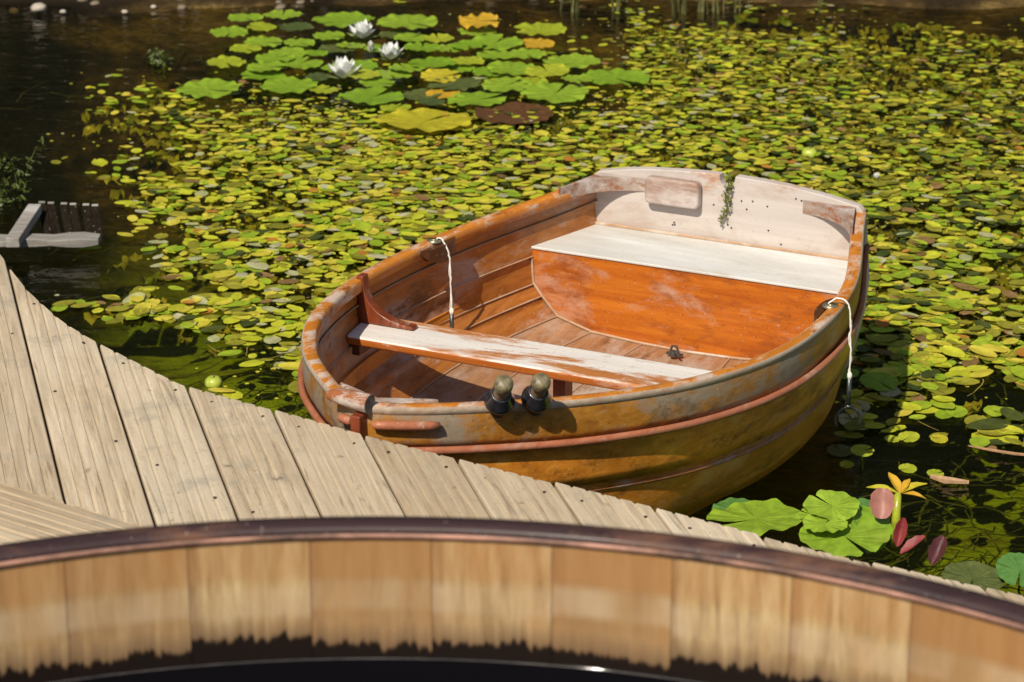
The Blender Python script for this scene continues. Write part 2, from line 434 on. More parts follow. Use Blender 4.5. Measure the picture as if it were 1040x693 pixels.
# thwart
TZ = .366; TY0, TY1 = .828, .985
th = MB()
def tw(y): return halfw(y, TZ - .012) - .001
ysl = [TY0 + (TY1 - TY0) * i / 4 for i in range(5)]
poly = [(tw(y), y) for y in ysl] + [(-tw(y), y) for y in ysl[::-1]]
th.prism(poly, lambda p, k: (p[0], p[1], TZ - (.022 if k == 0 else 0)))
o = th.build('thwart', [M['thwart'], M['thwart_edge']], boat, bevel=.007)
for p in o.data.polygons:
    if abs(p.normal.z) < .5: p.material_index = 1
for sx in (-1, 1):
    rb = MB(); rb.box((sx * (tw(.91) - .034), .907, TZ - .036), (.020, .14, .026)); rb.build('thwart_riser', M['block'], boat, bevel=.003)
tp = MB(); tp.box((0, .925, (TZ - .022 + .115) / 2), (.030, .045, TZ - .022 - .115 - .001)); tp.build('thwart_post', M['knee'], boat, bevel=.003)
for sx in (-1, 1):
    kn = MB(); yk = .93; zt = gf(.7) + (.012 if sx < 0 else -.03); wx = tw(yk)
    inner = []
    for i in range(13):
        a = PI / 2 * i / 12
        inner.append((wx - .016 - .125 * (1 - math.cos(a)), zt - .012 - (zt - TZ - .022) * math.sin(a) ** .8))
    poly = [(wx + .002, zt)] + [(wx - .016, zt)] + inner + [(wx - .145, TZ + .001), (wx + .0, TZ + .001)]
    kn.prism(poly, lambda p, k: (sx * p[0], yk + (.014 if k else -.014), p[1]))
    kn.build('thwart_knee', M['knee'], boat, bevel=.004)
# stem, breasthook, bow bar, fender strips
g0 = gf(0)
sm = MB(); sm.prism([(-.030, g0 - .012), (-.030, g0 - .09), (-.020, g0 - .20), (.02, g0 - .36), (.12, g0 - .56), (.2, g0 - .66), (.2, g0 - .62), (.10, g0 - .5), (.03, g0 - .3), (.01, g0 - .012)],
                    lambda p, k: (.011 if k else -.011, p[0], p[1]))
sm.build('stem_post', M['stem'], boat, bevel=.004)
bh = MB()
pl = [plan(t, 1, 1, 0, -.028) for t in TS[2:22]]
poly = [(p.x, p.y) for p in pl if p.x > .004 and p.y < .12]
yy = max(p[1] for p in poly); xx = max(p[0] for p in poly)
poly = [(0, .035)] + poly + [(xx * .55, yy - .02), (0, yy - .045)]
poly += [(-a, b) for a, b in poly[1:-1][::-1]]
bh.prism(poly, lambda p, k: (p[0], p[1], g0 - .006 - (.026 if k == 0 else 0)))
bh.build('breasthook', M['driftwood'], boat, bevel=.004)
bw = MB(); bw.tube([(-.075, .004, g0 + .008), (-.05, .0, g0 + .011), (0, -.006, g0 + .010), (.022, -.008, g0 + .009)], [.010, .016, .019, .0195], 16)
bw.f[-1] = bw.f[-1]; bw.m[-1] = 1
bw.build('bow_bar', [M['driftwood'], M['endgrain']], boat, smooth=False, bevel=.002)
for side, ta, tbb in ((1, .045, .205), (-1, .03, .085)):
    fs = MB(); fs.tube([(*plan(lerp(ta, tbb, i / 8), side, 1, 0, .012), gf(lerp(ta, tbb, i / 8)) - .032) for i in range(9)], [.007] + [.0095] * 7 + [.007], 10)
    fs.build('bow_fender', M['rub'], boat, smooth=True)
# rowlock sockets
for side, s_ in ((-1, 1.288), (1, 1.252)):
    t = math.sqrt(s_ / L); g = gf(t); p = plan(t, side, 1, 0, -.030)
    k = MB(); q = []
    for i in range(9):
        tt = math.sqrt((s_ - .075 + .15 * i / 8) / L); a = plan(tt, side, 1, 0, -.0335); bq = plan(tt, side, 1, 0, -.0335 - .020 * math.sin(PI * i / 8) ** .5 - .001)
        gz = gf(tt); dz = .012 + .030 * math.sin(PI * i / 8) ** .6
        q.append([(a.x, a.y, gz - .004), (bq.x, bq.y, gz - .004), (bq.x, bq.y, gz - .004 - dz), (a.x, a.y, gz - .004 - dz)])
    k.grid(q, 0, close=True)
    kb = k.build('socket_block', M['block'], boat)
    r_ = MB(); r_.lathe([(.006, .006), (.006, .0035), (.017, .0035), (.018, .000), (.018, -.002)], (p.x + side * .006, p.y, g + .002), n=20)
    r_.build('socket_plate', M['brass'], boat, smooth=True)
# drain fitting on the floor beside the panel
fx = MB()
fx.box((.10, SY - .05, .135), (.05, .012, .006)); fx.tube([(.085, SY - .05, .137), (.09, SY - .045, .158), (.105, SY - .05, .160), (.115, SY - .052, .138)], .004, 8)
fx.lathe([(.0, .016), (.010, .015), (.012, 0)], (.10, SY - .062, .134), n=12)
fx.tube([(.10, SY - .06, .15), (.13, SY - .085, .142)], .003, 6)
fo = fx.build('floor_cleat', M['iron'], boat)
fo.scale = (.85, .85, .85); fo.location = (.10 * .15 - .11, (SY - .05) * .15, .134 * .15 + .001)
random.seed(3)
for x, z in ((-.135, .372), (-.137, .378), (-.141, .371), (.155, .36), (.06, .44), (.075, .463), (.045, .46), (.115, .455), (-.03, .44), (.19, .485), (.205, .482), (.02, .385), (.01, .392), (.12, .392)):
    nl = MB(); nl.lathe([(.0, .002), (.0016, .0018), (.0028, 0)], (x, L - .012, z), (0, -1, 0), n=8); nl.build('nail', M['iron'], boat)

Bmat = Matrix.Translation((BX, BY, 0)) @ Matrix.Rotation(-YAW, 4, 'Z')
def bw_(x, y, z): return Bmat @ Vector((x, y, z))

# ---- oars stowed with their grips over the near gunwale
def oar(gx, gy, lab):
    base = bw_(gx, gy, .0); base.z = gf(math.sqrt(gy / L)) + .012
    o = empty('oar', base); o.scale = (.88, .88, .88)
    ax = Vector((.12, -.66, .74)).normalized()
    c = Vector((0, -.052, .012))
    h = MB(); h.lathe([(.019, 0), (.0175, .03), (.0165, .058), (.018, .066)], c, ax, 20); h.build('grip', M['grip'], o, smooth=True)
    k = MB(); k.lathe([(.018, .060), (.0205, .063), (.0215, .070), (.0212, .082), (.018, .089), (.010, .093), (0, .0935)], c, ax, 20); k.build('grip_end', M['capwood'], o, smooth=True)
    l = MB(); l.lathe([(.0180, .034), (.0215, .036), (.0235, .030), (.026, .020), (.030, .010), (.0345, .002), (.0345, -.004), (.028, -.012), (.022, -.020), (.0185, -.024), (.0185, -.06)], c, ax, 24); l.build('collar', M['leather'], o, smooth=True)
    s = MB(); s.tube([c - ax * .02, c - ax * .42], [.018, .015], 14); s.build('shaft', M['grip'], o, smooth=True)
    b = MB(); e = c - ax * .40; w = Vector((1, .15, 0)).normalized(); n_ = ax.cross(w)
    b.prism([(-.015, 0), (-.030, -.03), (-.034, -.10), (.034, -.10), (.030, -.03), (.015, 0)], lambda p, k: e + w * p[0] + ax * p[1] + n_ * (.006 if k else -.006))
    b.build('blade', M['grip'], o)
    tag(o, lab, 'oar', 'oars stowed over the near gunwale')
    return o
oar(.196, .200, 'oar with wooden grip and blue black collar over the near gunwale, nearer the bow')
oar(.246, .262, 'oar with wooden grip and blue black collar over the near gunwale, nearer the thwart post')

# ---- rowlocks hanging on lanyards
def catenary(pts, n=8):
    out = []
    for i in range(len(pts) - 1):
        p0 = Vector(pts[max(0, i - 1)]); p1 = Vector(pts[i]); p2 = Vector(pts[i + 1]); p3 = Vector(pts[min(len(pts) - 1, i + 2)])
        for j in range(n):
            u = j / n
            out.append(.5 * ((2 * p1) + (-p0 + p2) * u + (2 * p0 - 5 * p1 + 4 * p2 - p3) * u * u + (-p0 + 3 * p1 - 3 * p2 + p3) * u ** 3))
    out.append(Vector(pts[-1])); return out
def rowlock(name, pts, bottom, yaw, matm, lab, scale=1.0):
    o = empty('rowlock', bottom, yaw)
    inv = Matrix.Rotation(-yaw, 4, 'Z') @ Matrix.Translation(-Vector(bottom))
    rw = random.Random(4); r = MB(); P = catenary([inv @ Vector(p) for p in pts]); P = [p + Vector((rw.uniform(-.0012, .0012), rw.uniform(-.0012, .0012), 0)) for p in P]; r.tube(P, [.0018 + .0005 * (i % 2) for i in range(len(P))], 6); P = [p + Vector((.0035 * math.sin(i * .9), .002, 0)) for i, p in enumerate(P[len(P) // 2:])]
    r.tube(P, .0016, 5)
    kn = P[-1]
    r.lathe([(.001, .012), (.006, .006), (.0055, -.006), (.001, -.012)], (0, 0, .03), n=8)
    r.build('lanyard', M['rope'], o, smooth=True)
    s = MB(); s.tube([(0, 0, .03), (0, 0, -.045)], .0055 * scale, 10)
    s.lathe([(.006, 0), (.010, -.003), (.006, -.008)], (0, 0, -.038), n=10); s.build('shank', matm, o, smooth=True)
    h = MB(); pts2 = []
    for i in range(17):
        a = R(-35 + 250 * i / 16); pts2.append((.030 * scale * math.cos(a), 0, -.075 + .030 * scale * math.sin(a)))
    h.tube(pts2, [.0022] + [.0042] * 15 + [.0022], 10); h.build('horns', matm, o, smooth=True)
    tag(o, lab, 'rowlock', 'rowlocks hanging on white lanyards'); return o
tn = math.sqrt(1.252 / L); gn = gf(tn); hx = plan(tn, 1, 1, 0, 0)
rowlock('r', [bw_(hx.x - .03, hx.y, gn + .006), bw_(hx.x - .012, hx.y + .01, gn + .018), bw_(hx.x + .014, hx.y + .01, gn + .006), bw_(hx.x + .024, hx.y + .005, gn - .06), bw_(hx.x + .028, hx.y, gn - .155), bw_(hx.x + .028, hx.y, gn - .19)],
        bw_(hx.x + .028, hx.y, gn - .19), 0.15, M['galv'], 'grey horseshoe rowlock hanging outside the hull on a white cord above dark water')
tf = math.sqrt(1.288 / L); gn2 = gf(tf); hx = plan(tf, -1, 1, 0, 0)
rowlock('r', [bw_(hx.x + .028, hx.y, gn2 + .006), bw_(hx.x + .042, hx.y, gn2 + .008), bw_(hx.x + .062, hx.y, gn2 - .03), bw_(hx.x + .066, hx.y, gn2 - .10), bw_(hx.x + .068, hx.y, gn2 - .205)],
        bw_(hx.x + .068, hx.y, gn2 - .205), 1.1, M['iron'], 'dark rowlock hanging inside the boat on a white cord, behind the worn thwart')

# ================================================================== DECK
EDGE = [(-1.9, 7.9), (-1.7, 7.4), (-1.46, 6.9), (-1.348, 6.646), (-1.292, 6.509), (-1.217, 6.338), (-1.105, 6.132), (-1.014, 6.006), (-.764, 5.702), (-.554, 5.556), (-.341, 5.404), (-.137, 5.269), (.058, 5.145), (.264, 5.015), (.472, 4.878), (.656, 4.762), (.973, 4.575), (2.2, 3.9), (4.0, 2.9)]
SC = .871; EDGE = [(x * SC, y * SC) for x, y in EDGE]      # deck top lies .53 m above the water
DA = R(14.35); ZD = HC - 2.2 * SC
def loc_of(p, ang): c, s = math.cos(ang), math.sin(ang); return (p[0] * c + p[1] * s, -p[0] * s + p[1] * c)
EL = [loc_of(p, DA) for p in EDGE]
def edge_v(u):
    if u <= EL[0][0]: return EL[0][1]
    for a, b in zip(EL, EL[1:]):
        if a[0] <= u <= b[0]: return lerp(a[1], b[1], (u - a[0]) / (b[0] - a[0]))
    return EL[-1][1]
P1 = Vector((-1.073, 5.124)) * SC; P2 = Vector((-.777, 4.923)) * SC; dl = (P2 - P1).normalized()
P1l = loc_of(P1, DA); P2l = loc_of(P2, DA)
def seam_v(u): return P1l[1] + (u - P1l[0]) * (P2l[1] - P1l[1]) / (P2l[0] - P1l[0])
def board_profile(w, n=6):
    """grooved decking: list of (offset across, drop)"""
    out = [(0.0, -.004), (.0015, -.001), (.003, 0)]
    step = (w - .006) / n
    for i in range(n):
        a = .003 + i * step
        if i:
            out += [(a - .0032, 0), (a - .002, -.0020), (a + .002, -.0020), (a + .0032, 0)]
    return out + [(w - .003, 0), (w - .0015, -.001), (w, -.004)]
dk = MB(); PITCHB = .1665 * SC; GAP = .0048
prof = board_profile(PITCHB - GAP)
random.seed(5)
for k in range(-14, 19):
    u0 = .354 * SC + k * PITCHB + GAP / 2
    off = random.uniform(-.004, .006); tz = random.uniform(-.0012, .0012); tl = random.uniform(-.001, .001)
    rows = [[], [], [], []]
    bw0 = PITCHB - GAP
    for a, dz in prof:
        u = u0 + a
        rnd = math.sin(PI * ((a * 6 / bw0) % 1)) ** .5 * .007 if dz >= 0 or True else 0
        v1 = edge_v(u) + off - .007 + rnd; v0 = seam_v(u) + .003
        z = ZD + dz + tz + tl * (a / bw0 - .5) * 2
        rows[0].append((u, v0, z - .026)); rows[1].append((u, v0, z)); rows[2].append((u, v1 - .003, z)); rows[3].append((u, v1, z - .004 - .0))
    rows.append([(p[0], p[1], ZD - .030) for p in rows[3]])
    dk.grid(rows, 0, flip=True)
    for j in (0, -1):
        dk.add([r[j] for r in rows], [(0, 1, 2, 3, 4)])
random.seed(51)
for k in range(-6, 16):                    # rusty screw heads, two rows
    for row_v in (.07, .62):
        for a in (.030, .115):
            u = .354 * SC + k * PITCHB + GAP / 2 + a + random.uniform(-.004, .004); vv = edge_v(u) - row_v + random.uniform(-.006, .006)
            if vv > seam_v(u) + .03: dk.lathe([(.0038, .0), (.0030, .0012), (0, .0008)], (u, vv, ZD), n=8, mi=1)
dko = dk.build('deck', [M['deck'], plain('rusty_screw', (.035, .022, .015), .7)]); dko.rotation_euler = (0, 0, DA); tag(dko, kind='structure')
# second run of boards, laid across
DB = math.atan2(dl.y, dl.x) - PI / 2
d2 = MB(); u0b = loc_of(P1, DB)[0]
for k in range(26):
    ua = -(u0b) if False else u0b
    rows = [[], [], []]
    tz = random.uniform(-.001, .001)
    for a, dz in prof:
        u = u0b + GAP / 2 + k * PITCHB + a
        z = ZD + dz + tz
        rows[0].append((u, -7, z)); rows[1].append((u, 9, z)); rows[2].append((u, 9, ZD - .03))
    d2.grid(rows, 0, flip=True)
    for j in (0, -1): d2.add([r[j] for r in rows] + [(rows[0][j][0], -7, ZD - .03)], [(0, 1, 2, 3)])
d2o = d2.build('deck', M['deck']); d2o.rotation_euler = (0, 0, DB); tag(d2o, kind='structure')
# posts and joists below the boards
js = MB()
for a, b in zip(EDGE[2:-1], EDGE[3:]):
    a = Vector((*a, 0)); b = Vector((*b, 0)); n_ = Vector(((b - a).y, -(b - a).x, 0)).normalized() * -.10
    if n_.y > 0: n_ = -n_
    js.prism([(0, ZD - .032), (1, ZD - .032), (1, ZD - .16), (0, ZD - .16)], lambda p, k: tuple((lerp(a, b, p[0]) + n_ * (1 + (.4 if k else 0)) + Vector((0, 0, p[1])))))
for p in ((-1.45, 5.6), (-.95, 4.9), (-.3, 4.35), (.35, 4.0), (1.2, 3.5), (2.4, 2.8)):
    js.box((p[0], p[1] - .05, -.03), (.09, .09, 1.05))
tag(js.build('deck_frame', wood('wet_frame', (.05, .04, .03), (.11, .085, .06), 'X', None, rough=.7)), kind='structure')

# ================================================================== TUB
TC = Vector((-.18 * SC, 1.880 * SC, 0)); RI = 1.333 * SC; NS = 52; TZT = HC - 1.455 * SC + .0095; TWZ = HC - 1.637 * SC
def tubmat():
    m, nt, b, out = mat('tub_staves')
    uv = N(nt, 'UVMap'); sep = N(nt, 'SeparateXYZ'); nt.links.new(uv.outputs[0], sep.inputs[0])
    u, v = sep.outputs[0], sep.outputs[1]
    wn = N(nt, 'TexWhiteNoise', noise_dimensions='1D'); nt.links.new(math_(nt, 'FLOOR', u), wn.inputs['W'])
    mp = N(nt, 'Mapping'); mp.inputs['Scale'].default_value = (1, .35, 1); nt.links.new(uv.outputs[0], mp.inputs[0])
    g = noi(nt, mp.outputs[0], 9, 5, .65, .3)
    c = ramp(nt, g, [(.3, (.22, .13, .05)), (.5, (.46, .31, .145)), (.72, (.66, .50, .27))])
    c = mix(nt, ramp(nt, wn.outputs[0], [(.1, .85), (.9, 0)]), c, (.30, .155, .055))
    fr_ = math_(nt, 'FRACT', u)
    c = mix(nt, ramp(nt, math_(nt, 'ADD', fr_, math_(nt, 'MULTIPLY', g, .12)), [(.04, .9), (.13, .35), (.2, 0)]), c, (.20, .10, .045))
    c = mix(nt, ramp(nt, noi(nt, uv.outputs[0], 1.1, 4, .6), [(.5, 0), (.66, .55)]), c, (.50, .25, .08))
    bd = math_(nt, 'MULTIPLY', ramp(nt, math_(nt, 'ADD', v, math_(nt, 'MULTIPLY', wn.outputs[0], .03)), [(.765, 0), (.79, .55), (.85, .5), (.88, 0)]), ramp(nt, noi(nt, uv.outputs[0], 1.7, 3, .6), [(.35, .2), (.65, 1)]))
    c = mix(nt, bd, c, (.58, .44, .29))
    # orange band under the rim, greyer lower
    hz = ramp(nt, math_(nt, 'ADD', v, math_(nt, 'MULTIPLY', g, .02)), [(.86, 0), (.89, 1)])
    c = mix(nt, math_(nt, 'MULTIPLY', hz, .35), c, (.42, .19, .07))
    # jagged wet stain above the water; v: 0 bottom .. 1 rim (0.5 m tall)
    mp2 = N(nt, 'Mapping'); mp2.inputs['Scale'].default_value = (1, .12, 1); nt.links.new(uv.outputs[0], mp2.inputs[0])
    jg = noi(nt, mp2.outputs[0], 7, 6, .75)
    jg2 = noi(nt, mp2.outputs[0], 1.3, 2, .5)
    stp = N(nt, 'TexWhiteNoise', noise_dimensions='1D'); nt.links.new(math_(nt, 'FLOOR', math_(nt, 'MULTIPLY', u, 23)), stp.inputs['W'])
    lvl = math_(nt, 'ADD', math_(nt, 'MULTIPLY', jg, .10), math_(nt, 'ADD', math_(nt, 'MULTIPLY', jg2, .07), math_(nt, 'ADD', math_(nt, 'MULTIPLY', wn.outputs[0], .035), math_(nt, 'MULTIPLY', stp.outputs[0], .018))))
    df = math_(nt, 'SUBTRACT', v, math_(nt, 'ADD', lvl, .0))
    mk = ramp(nt, df, [(.560, 1), (.572, 0)])
    soft = ramp(nt, df, [(.57, .5), (.70, 0)])
    c = mix(nt, soft, c, (.33, .22, .13))
    c = mix(nt, ramp(nt, df, [(.565, .8), (.63, 0)]), c, (.14, .08, .04))
    c = mix(nt, mk, c, (.010, .005, .003))
    nt.links.new(c, b.inputs['Base Color']); b.inputs['Roughness'].default_value = .5; b.inputs['Specular IOR Level'].default_value = .3
    bump(nt, b, g, .2, .004)
    return m
tub = empty('wooden_tub', (TC.x, TC.y, ZD))
tag(tub, 'big round wooden tub with tan staves and dark stained waterline in the foreground', 'tub')
wl = MB(); uvs = []
ZB = TZT - .50 * SC
for k in range(NS):
    a0 = .055 + k * 2 * PI / NS; a1 = a0 + 2 * PI / NS - .0007
    rows = []
    for r_, z in ((RI, ZB), (RI, TZT - .005), (RI + .030, TZT - .005), (RI + .030, ZB)):
        rows.append([(r_ * math.sin(lerp(a0, a1, j / 3)), r_ * math.cos(lerp(a0, a1, j / 3)), z - ZD) for j in range(4)])
    wl.grid(rows, 0)
    for i in range(3):
        for j in range(3):
            for (ii, jj) in ((i, j), (i, j + 1), (i + 1, j + 1), (i + 1, j)):
                uvs.append((k + (.02 + .96 * jj / 3), (0, 1, 1, 0)[ii]))
wo = wl.build('wall', tubmat(), tub)
ul = wo.data.uv_layers.new(name='UVMap')
for i, uvv in enumerate(uvs): ul.data[i].uv = uvv
ls = MB(); ls.lathe([(RI + .031, ZB - ZD), (RI + .031, TZT - .012 - ZD)], n=104); ls.lathe([(0, .02), (RI + .03, .02)], n=52)
ls.lathe([(RI + .0305, .0), (RI + .0305, ZB - ZD)], n=104)
ls.build('liner', M['block'], tub, smooth=True)
rimm = wood('tub_rim', (.025, .013, .013), (.065, .034, .034), 'X', (.16, .075, .045), .52, .64, .5, .1, fine=30, wscale=8, seed=31)
rm = MB(); rp = [(RI - .001, -.010), (RI - .003, -.006), (RI - .002, -.001), (RI + .004, .0025), (RI + .020, .003), (RI + .030, .001), (RI + .034, -.006), (RI + .034, -.026), (RI + .032, -.030)]
rm.lathe([(a, TZT + b - ZD) for a, b in rp], n=160)
rm.build('rim', rimm, tub, smooth=True)
rl = MB(); rl.lathe([(RI - .001, TZT - .0135 - ZD), (RI - .004, TZT - .0125 - ZD), (RI - .0042, TZT - .0075 - ZD), (RI - .001, TZT - .0060 - ZD)], n=160)
rl.build('rim_lip', plain('lip_wood', (.26, .13, .09), .6, nscale=9, var=.9), tub, smooth=True)
for z in (.08, .26, .52):
    hp = MB(); hp.lathe([(RI + .0315, z), (RI + .0335, z + .001), (RI + .0335, z + .039), (RI + .0315, z + .04)], n=104); hp.build('hoop', M['iron'], tub, smooth=True)
tw_ = MB(); tw_.lathe([(0, 0), (RI - .0015, 0), (RI - .0005, .0025)], (TC.x, TC.y, TWZ), n=160)
m, nt, b, out = mat('tub_water_dark'); nt.links.new(mix(nt, noi(nt, coords(nt), 3), (.0012, .0007, .0004), (.0035, .002, .001)), b.inputs['Base Color']); b.inputs['Roughness'].default_value = .04; b.inputs['IOR'].default_value = 1.33
bump(nt, b, noi(nt, coords(nt), 6, 2, .5), .08, .01)
tag(tw_.build('tub_water', m, smooth=True), kind='structure')
wr = MB(); wr.lathe([(RI - .0010, -.0005), (RI - .0025, .0004), (RI - .0010, .0012)], (TC.x, TC.y, TWZ), n=160)  # paler ring paints the glint along the tub waterline
tag(wr.build('water_edge', plain('waterline_glint', (.08, .07, .065), .3, nscale=9, var=.6, coat=.4)), kind='structure')

# ================================================================== GROUND, WATER
def bedz(x, y):
    # pond outline
    n1 = noise.noise(Vector((x * .5, y * .5, 0))) * .35 + noise.noise(Vector((x * 2.1, y * 2.1, 4))) * .10
    e = min(10.62 + (.0 if x > -1 else .0) + n1 * .5 - y, (x + 5.5) + n1, (7.5 - x) + n1, (y - 1.6) + n1)
    depth = -.46 * sstep(0, 1.2 if x > -.2 else 2.0, e) + .015 * noise.noise(Vector((x * 7, y * 7, 2))) + .03 * noise.noise(Vector((x * 2.2, y * 2.2, 7)))
    depth += .31 * math.exp(-((x + .68) / .45) ** 2 - ((y - 6.75) / .55) ** 2)
    if e < 0: depth = min(.16, -e * .28) + .03 * noise.noise(Vector((x * 3, y * 3, 9))) + .012 * noise.noise(Vector((x * 9, y * 9, 1)))
    return depth
xs = [-500, -200, -80, -30, -15, -9] + [-6 + .16 * i for i in range(91)] + [11, 16, 30, 80, 200, 500]
ysg = [-500, -200, -80, -30, -10, -4, 0, .8, 1.3, 1.7] + [2.1 + .13 * i for i in range(80)] + [13.5, 15, 20, 30, 80, 200, 500]
gd = MB()
gd.grid([[(x, y, bedz(x, y) if -6 < x < 9 and 1 < y < 13 else .16) for x in xs] for y in ysg])
m, nt, b, out = mat('mud_and_soil')
v = coords(nt)
n1 = noi(nt, v, 2.2, 6, .65, .4); n2 = noi(nt, v, 28, 5, .7)
c = ramp(nt, n1, [(.40, (.008, .005, .003)), (.52, (.10, .06, .02)), (.66, (.30, .20, .07))])
c = mix(nt, ramp(nt, n2, [(.4, .6), (.6, 0)]), c, (.03, .022, .010))
gsep = N(nt, 'SeparateXYZ'); nt.links.new(v, gsep.inputs[0])
grn = math_(nt, 'MULTIPLY', ramp(nt, math_(nt, 'MULTIPLY', gsep.outputs[1], .1), [(.73, 1), (.90, 0)]), ramp(nt, noi(nt, coords(nt, (1, 2.5, 1), loc=(3, 1, 0)), 4, 5, .7), [(.32, .25), (.52, 1)]))
c = mix(nt, grn, c, (.36, .50, .018))
lf_ = math_(nt, 'ADD', gsep.outputs[0], math_(nt, 'MULTIPLY', gsep.outputs[1], .185))   # bed colour goes near black towards the left
c = mix(nt, ramp(nt, math_(nt, 'ADD', lf_, math_(nt, 'MULTIPLY', n1, .5)), [(.34, .97), (.60, 0)]), c, (.006, .005, .003))
hi = ramp(nt, gsep.outputs[2], [(.10, 0), (.16, .8)])
c = mix(nt, math_(nt, 'MULTIPLY', hi, ramp(nt, n1, [(.40, 0), (.55, 1)])), c, (.022, .03, .010))
c = mix(nt, ramp(nt, gsep.outputs[2], [(-.02, 0), (.02, .85)]), c, mix(nt, n2, (.004, .003, .002), (.05, .034, .02)))
nt.links.new(c, b.inputs['Base Color']); b.inputs['Roughness'].default_value = .9; b.inputs['Specular IOR Level'].default_value = .05; bump(nt, b, n2, .8, .02)
tag(gd.build('ground', m, smooth=True), kind='structure')

m = bpy.data.materials.new('pond_water'); m.use_nodes = True; nt = m.node_tree; nt.nodes.clear()
out = nt.nodes.new('ShaderNodeOutputMaterial')
tr = N(nt, 'BsdfTransparent'); gl = N(nt, 'BsdfGlossy'); df = N(nt, 'BsdfDiffuse'); fr = N(nt, 'Fresnel'); fr.inputs[0].default_value = 1.33
v = coords(nt, (1, 1.6, 1))
murk = noi(nt, coords(nt), 1.4, 4, .6)
tr.inputs[0].default_value = (.72, .68, .36, 1)
nt.links.new(ramp(nt, murk, [(.35, (.004, .004, .002)), (.65, (.020, .021, .006))]), df.inputs[0])
gl.inputs['Roughness'].default_value = .03; gl.inputs['Color'].default_value = (1, 1, 1, 1)
s1 = N(nt, 'MixShader'); s1.inputs[0].default_value = .14
nt.links.new(tr.outputs[0], s1.inputs[1]); nt.links.new(df.outputs[0], s1.inputs[2])
s2 = N(nt, 'MixShader'); nt.links.new(fr.outputs[0], s2.inputs[0]); nt.links.new(s1.outputs[0], s2.inputs[1]); nt.links.new(gl.outputs[0], s2.inputs[2])
bm = N(nt, 'Bump'); bm.inputs['Strength'].default_value = .35; bm.inputs['Distance'].default_value = .02
wv = noi(nt, v, 9, 3, .55, .6); nt.links.new(wv, bm.inputs['Height'])
nt.links.new(bm.outputs[0], gl.inputs['Normal']); nt.links.new(bm.outputs[0], fr.inputs['Normal'])
nt.links.new(s2.outputs[0], out.inputs[0])
w = MB(); w.add([(-6.2, 1.2, 0), (8.5, 1.2, 0), (8.5, 11.6, 0), (-6.2, 11.6, 0)], [(0, 1, 2, 3)])
tag(w.build('water', m), kind='structure')

# ================================================================== LEAVES
GX = [0, 80, 160, 240, 320, 400, 480, 560, 640, 720, 800, 880, 960, 1040]
GD = [(-10, [0,0,0,0,0,0,0,0,0,0,0,0,0,0]),
 (14, [0,0,0,.03,.1,.15,.2,.3,.4,.4,.35,.3,.2,.15]), (35, [0,0,0,.05,.15,.2,.4,.6,.75,.75,.7,.6,.5,.4]), (60, [0,0,.03,.2,.3,.3,.5,.75,.85,.9,.85,.75,.7,.6]),
 (85, [0,.22,.5,.6,.5,.5,.6,.8,.95,.95,.95,.9,.85,.8]), (105, [0,.40,.7,.9,.9,.9,.9,.9,.95,1,1,.95,.95,.9]), (130, [0,.34,.36,1,1,1,1,1,1,1,1,1,1,.95]),
 (160, [0,.1,.5,.9,1,1,1,1,1,1,1,1,1,.95]), (185, [0,.15,.7,.9,1,1,1,1,1,1,1,1,1,.95]), (215, [0,.0,.65,.8,1,1,1,1,1,1,1,1,.95,.95]), (240, [0,0,.30,.85,1,1,1,1,1,1,1,1,.95,.95]),
 (262, [0,.15,.85,.8,1,1,1,1,1,1,1,1,.95,.9]), (285, [0,0,.3,.8,1,1,1,1,1,1,1,1,.95,.9]), (318, [0,.6,.95,.9,.95,1,1,1,1,1,1,1,.95,.9]), (340, [0,0,.05,.5,.9,1,1,1,1,1,1,.95,.9,.85]),
 (370, [0,0,0,.4,.85,.6,.6,.6,.6,.6,.7,.8,.8,.8]), (400, [0,0,0,.2,.45,.4,.2,.2,.2,.2,.4,.75,.72,.7]), (430, [0,0,0,0,.3,.1,.1,.1,.1,.1,.2,.62,.6,.6]), (460, [0,0,0,0,0,0,0,0,0,0,.1,.3,.28,.3]), (485, [0,0,0,0,0,0,0,0,0,0,0,.1,.05,.05]), (510, [0]*14), (900, [0]*14)]
def dens(px, py):
    if py < -10 or py > 510: return 0
    x = min(1039.9, max(0, px)); i = int(x // 80); u = x / 80 - i
    for (y0, r0), (y1, r1) in zip(GD, GD[1:]):
        if y0 <= py < y1:
            w_ = (py - y0) / (y1 - y0); return lerp(lerp(r0[i], r0[i + 1], u), lerp(r1[i], r1[i + 1], u), w_)
    return 0
def in_boat(x, y):
    q = Matrix.Rotation(YAW, 2) @ Vector((x - BX, y - BY)); s_ = q.y
    if s_ < -.03 or s_ > L + .06: return False
    return abs(q.x) < bf(math.sqrt(max(0, min(1, s_ / L)))) * .92 + .02
def in_deck(x, y):
    u, v_ = loc_of((x, y), DA); return v_ < edge_v(u) + .03
LM = [leafmat('leaf_lime', (.50, .52, .03), (.66, .66, .05)),
      leafmat('leaf_green', (.27, .40, .025), (.42, .52, .035)),
      leafmat('leaf_yellow', (.62, .54, .05), (.74, .62, .08)),
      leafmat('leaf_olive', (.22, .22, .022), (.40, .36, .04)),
      leafmat('leaf_orange', (.50, .20, .03), (.56, .30, .05)),
      leafmat('leaf_brown', (.20, .12, .04), (.38, .22, .09)),
      leafmat('leaf_pale', (.48, .50, .22), (.60, .56, .34), rough=.25, spec=.8),  # whitish sheen of some leaves put into this pale colour
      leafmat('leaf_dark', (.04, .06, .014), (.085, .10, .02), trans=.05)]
LN = ['lime green', 'fresh green', 'yellow', 'olive green', 'orange', 'brown', 'pale shiny', 'dark green']
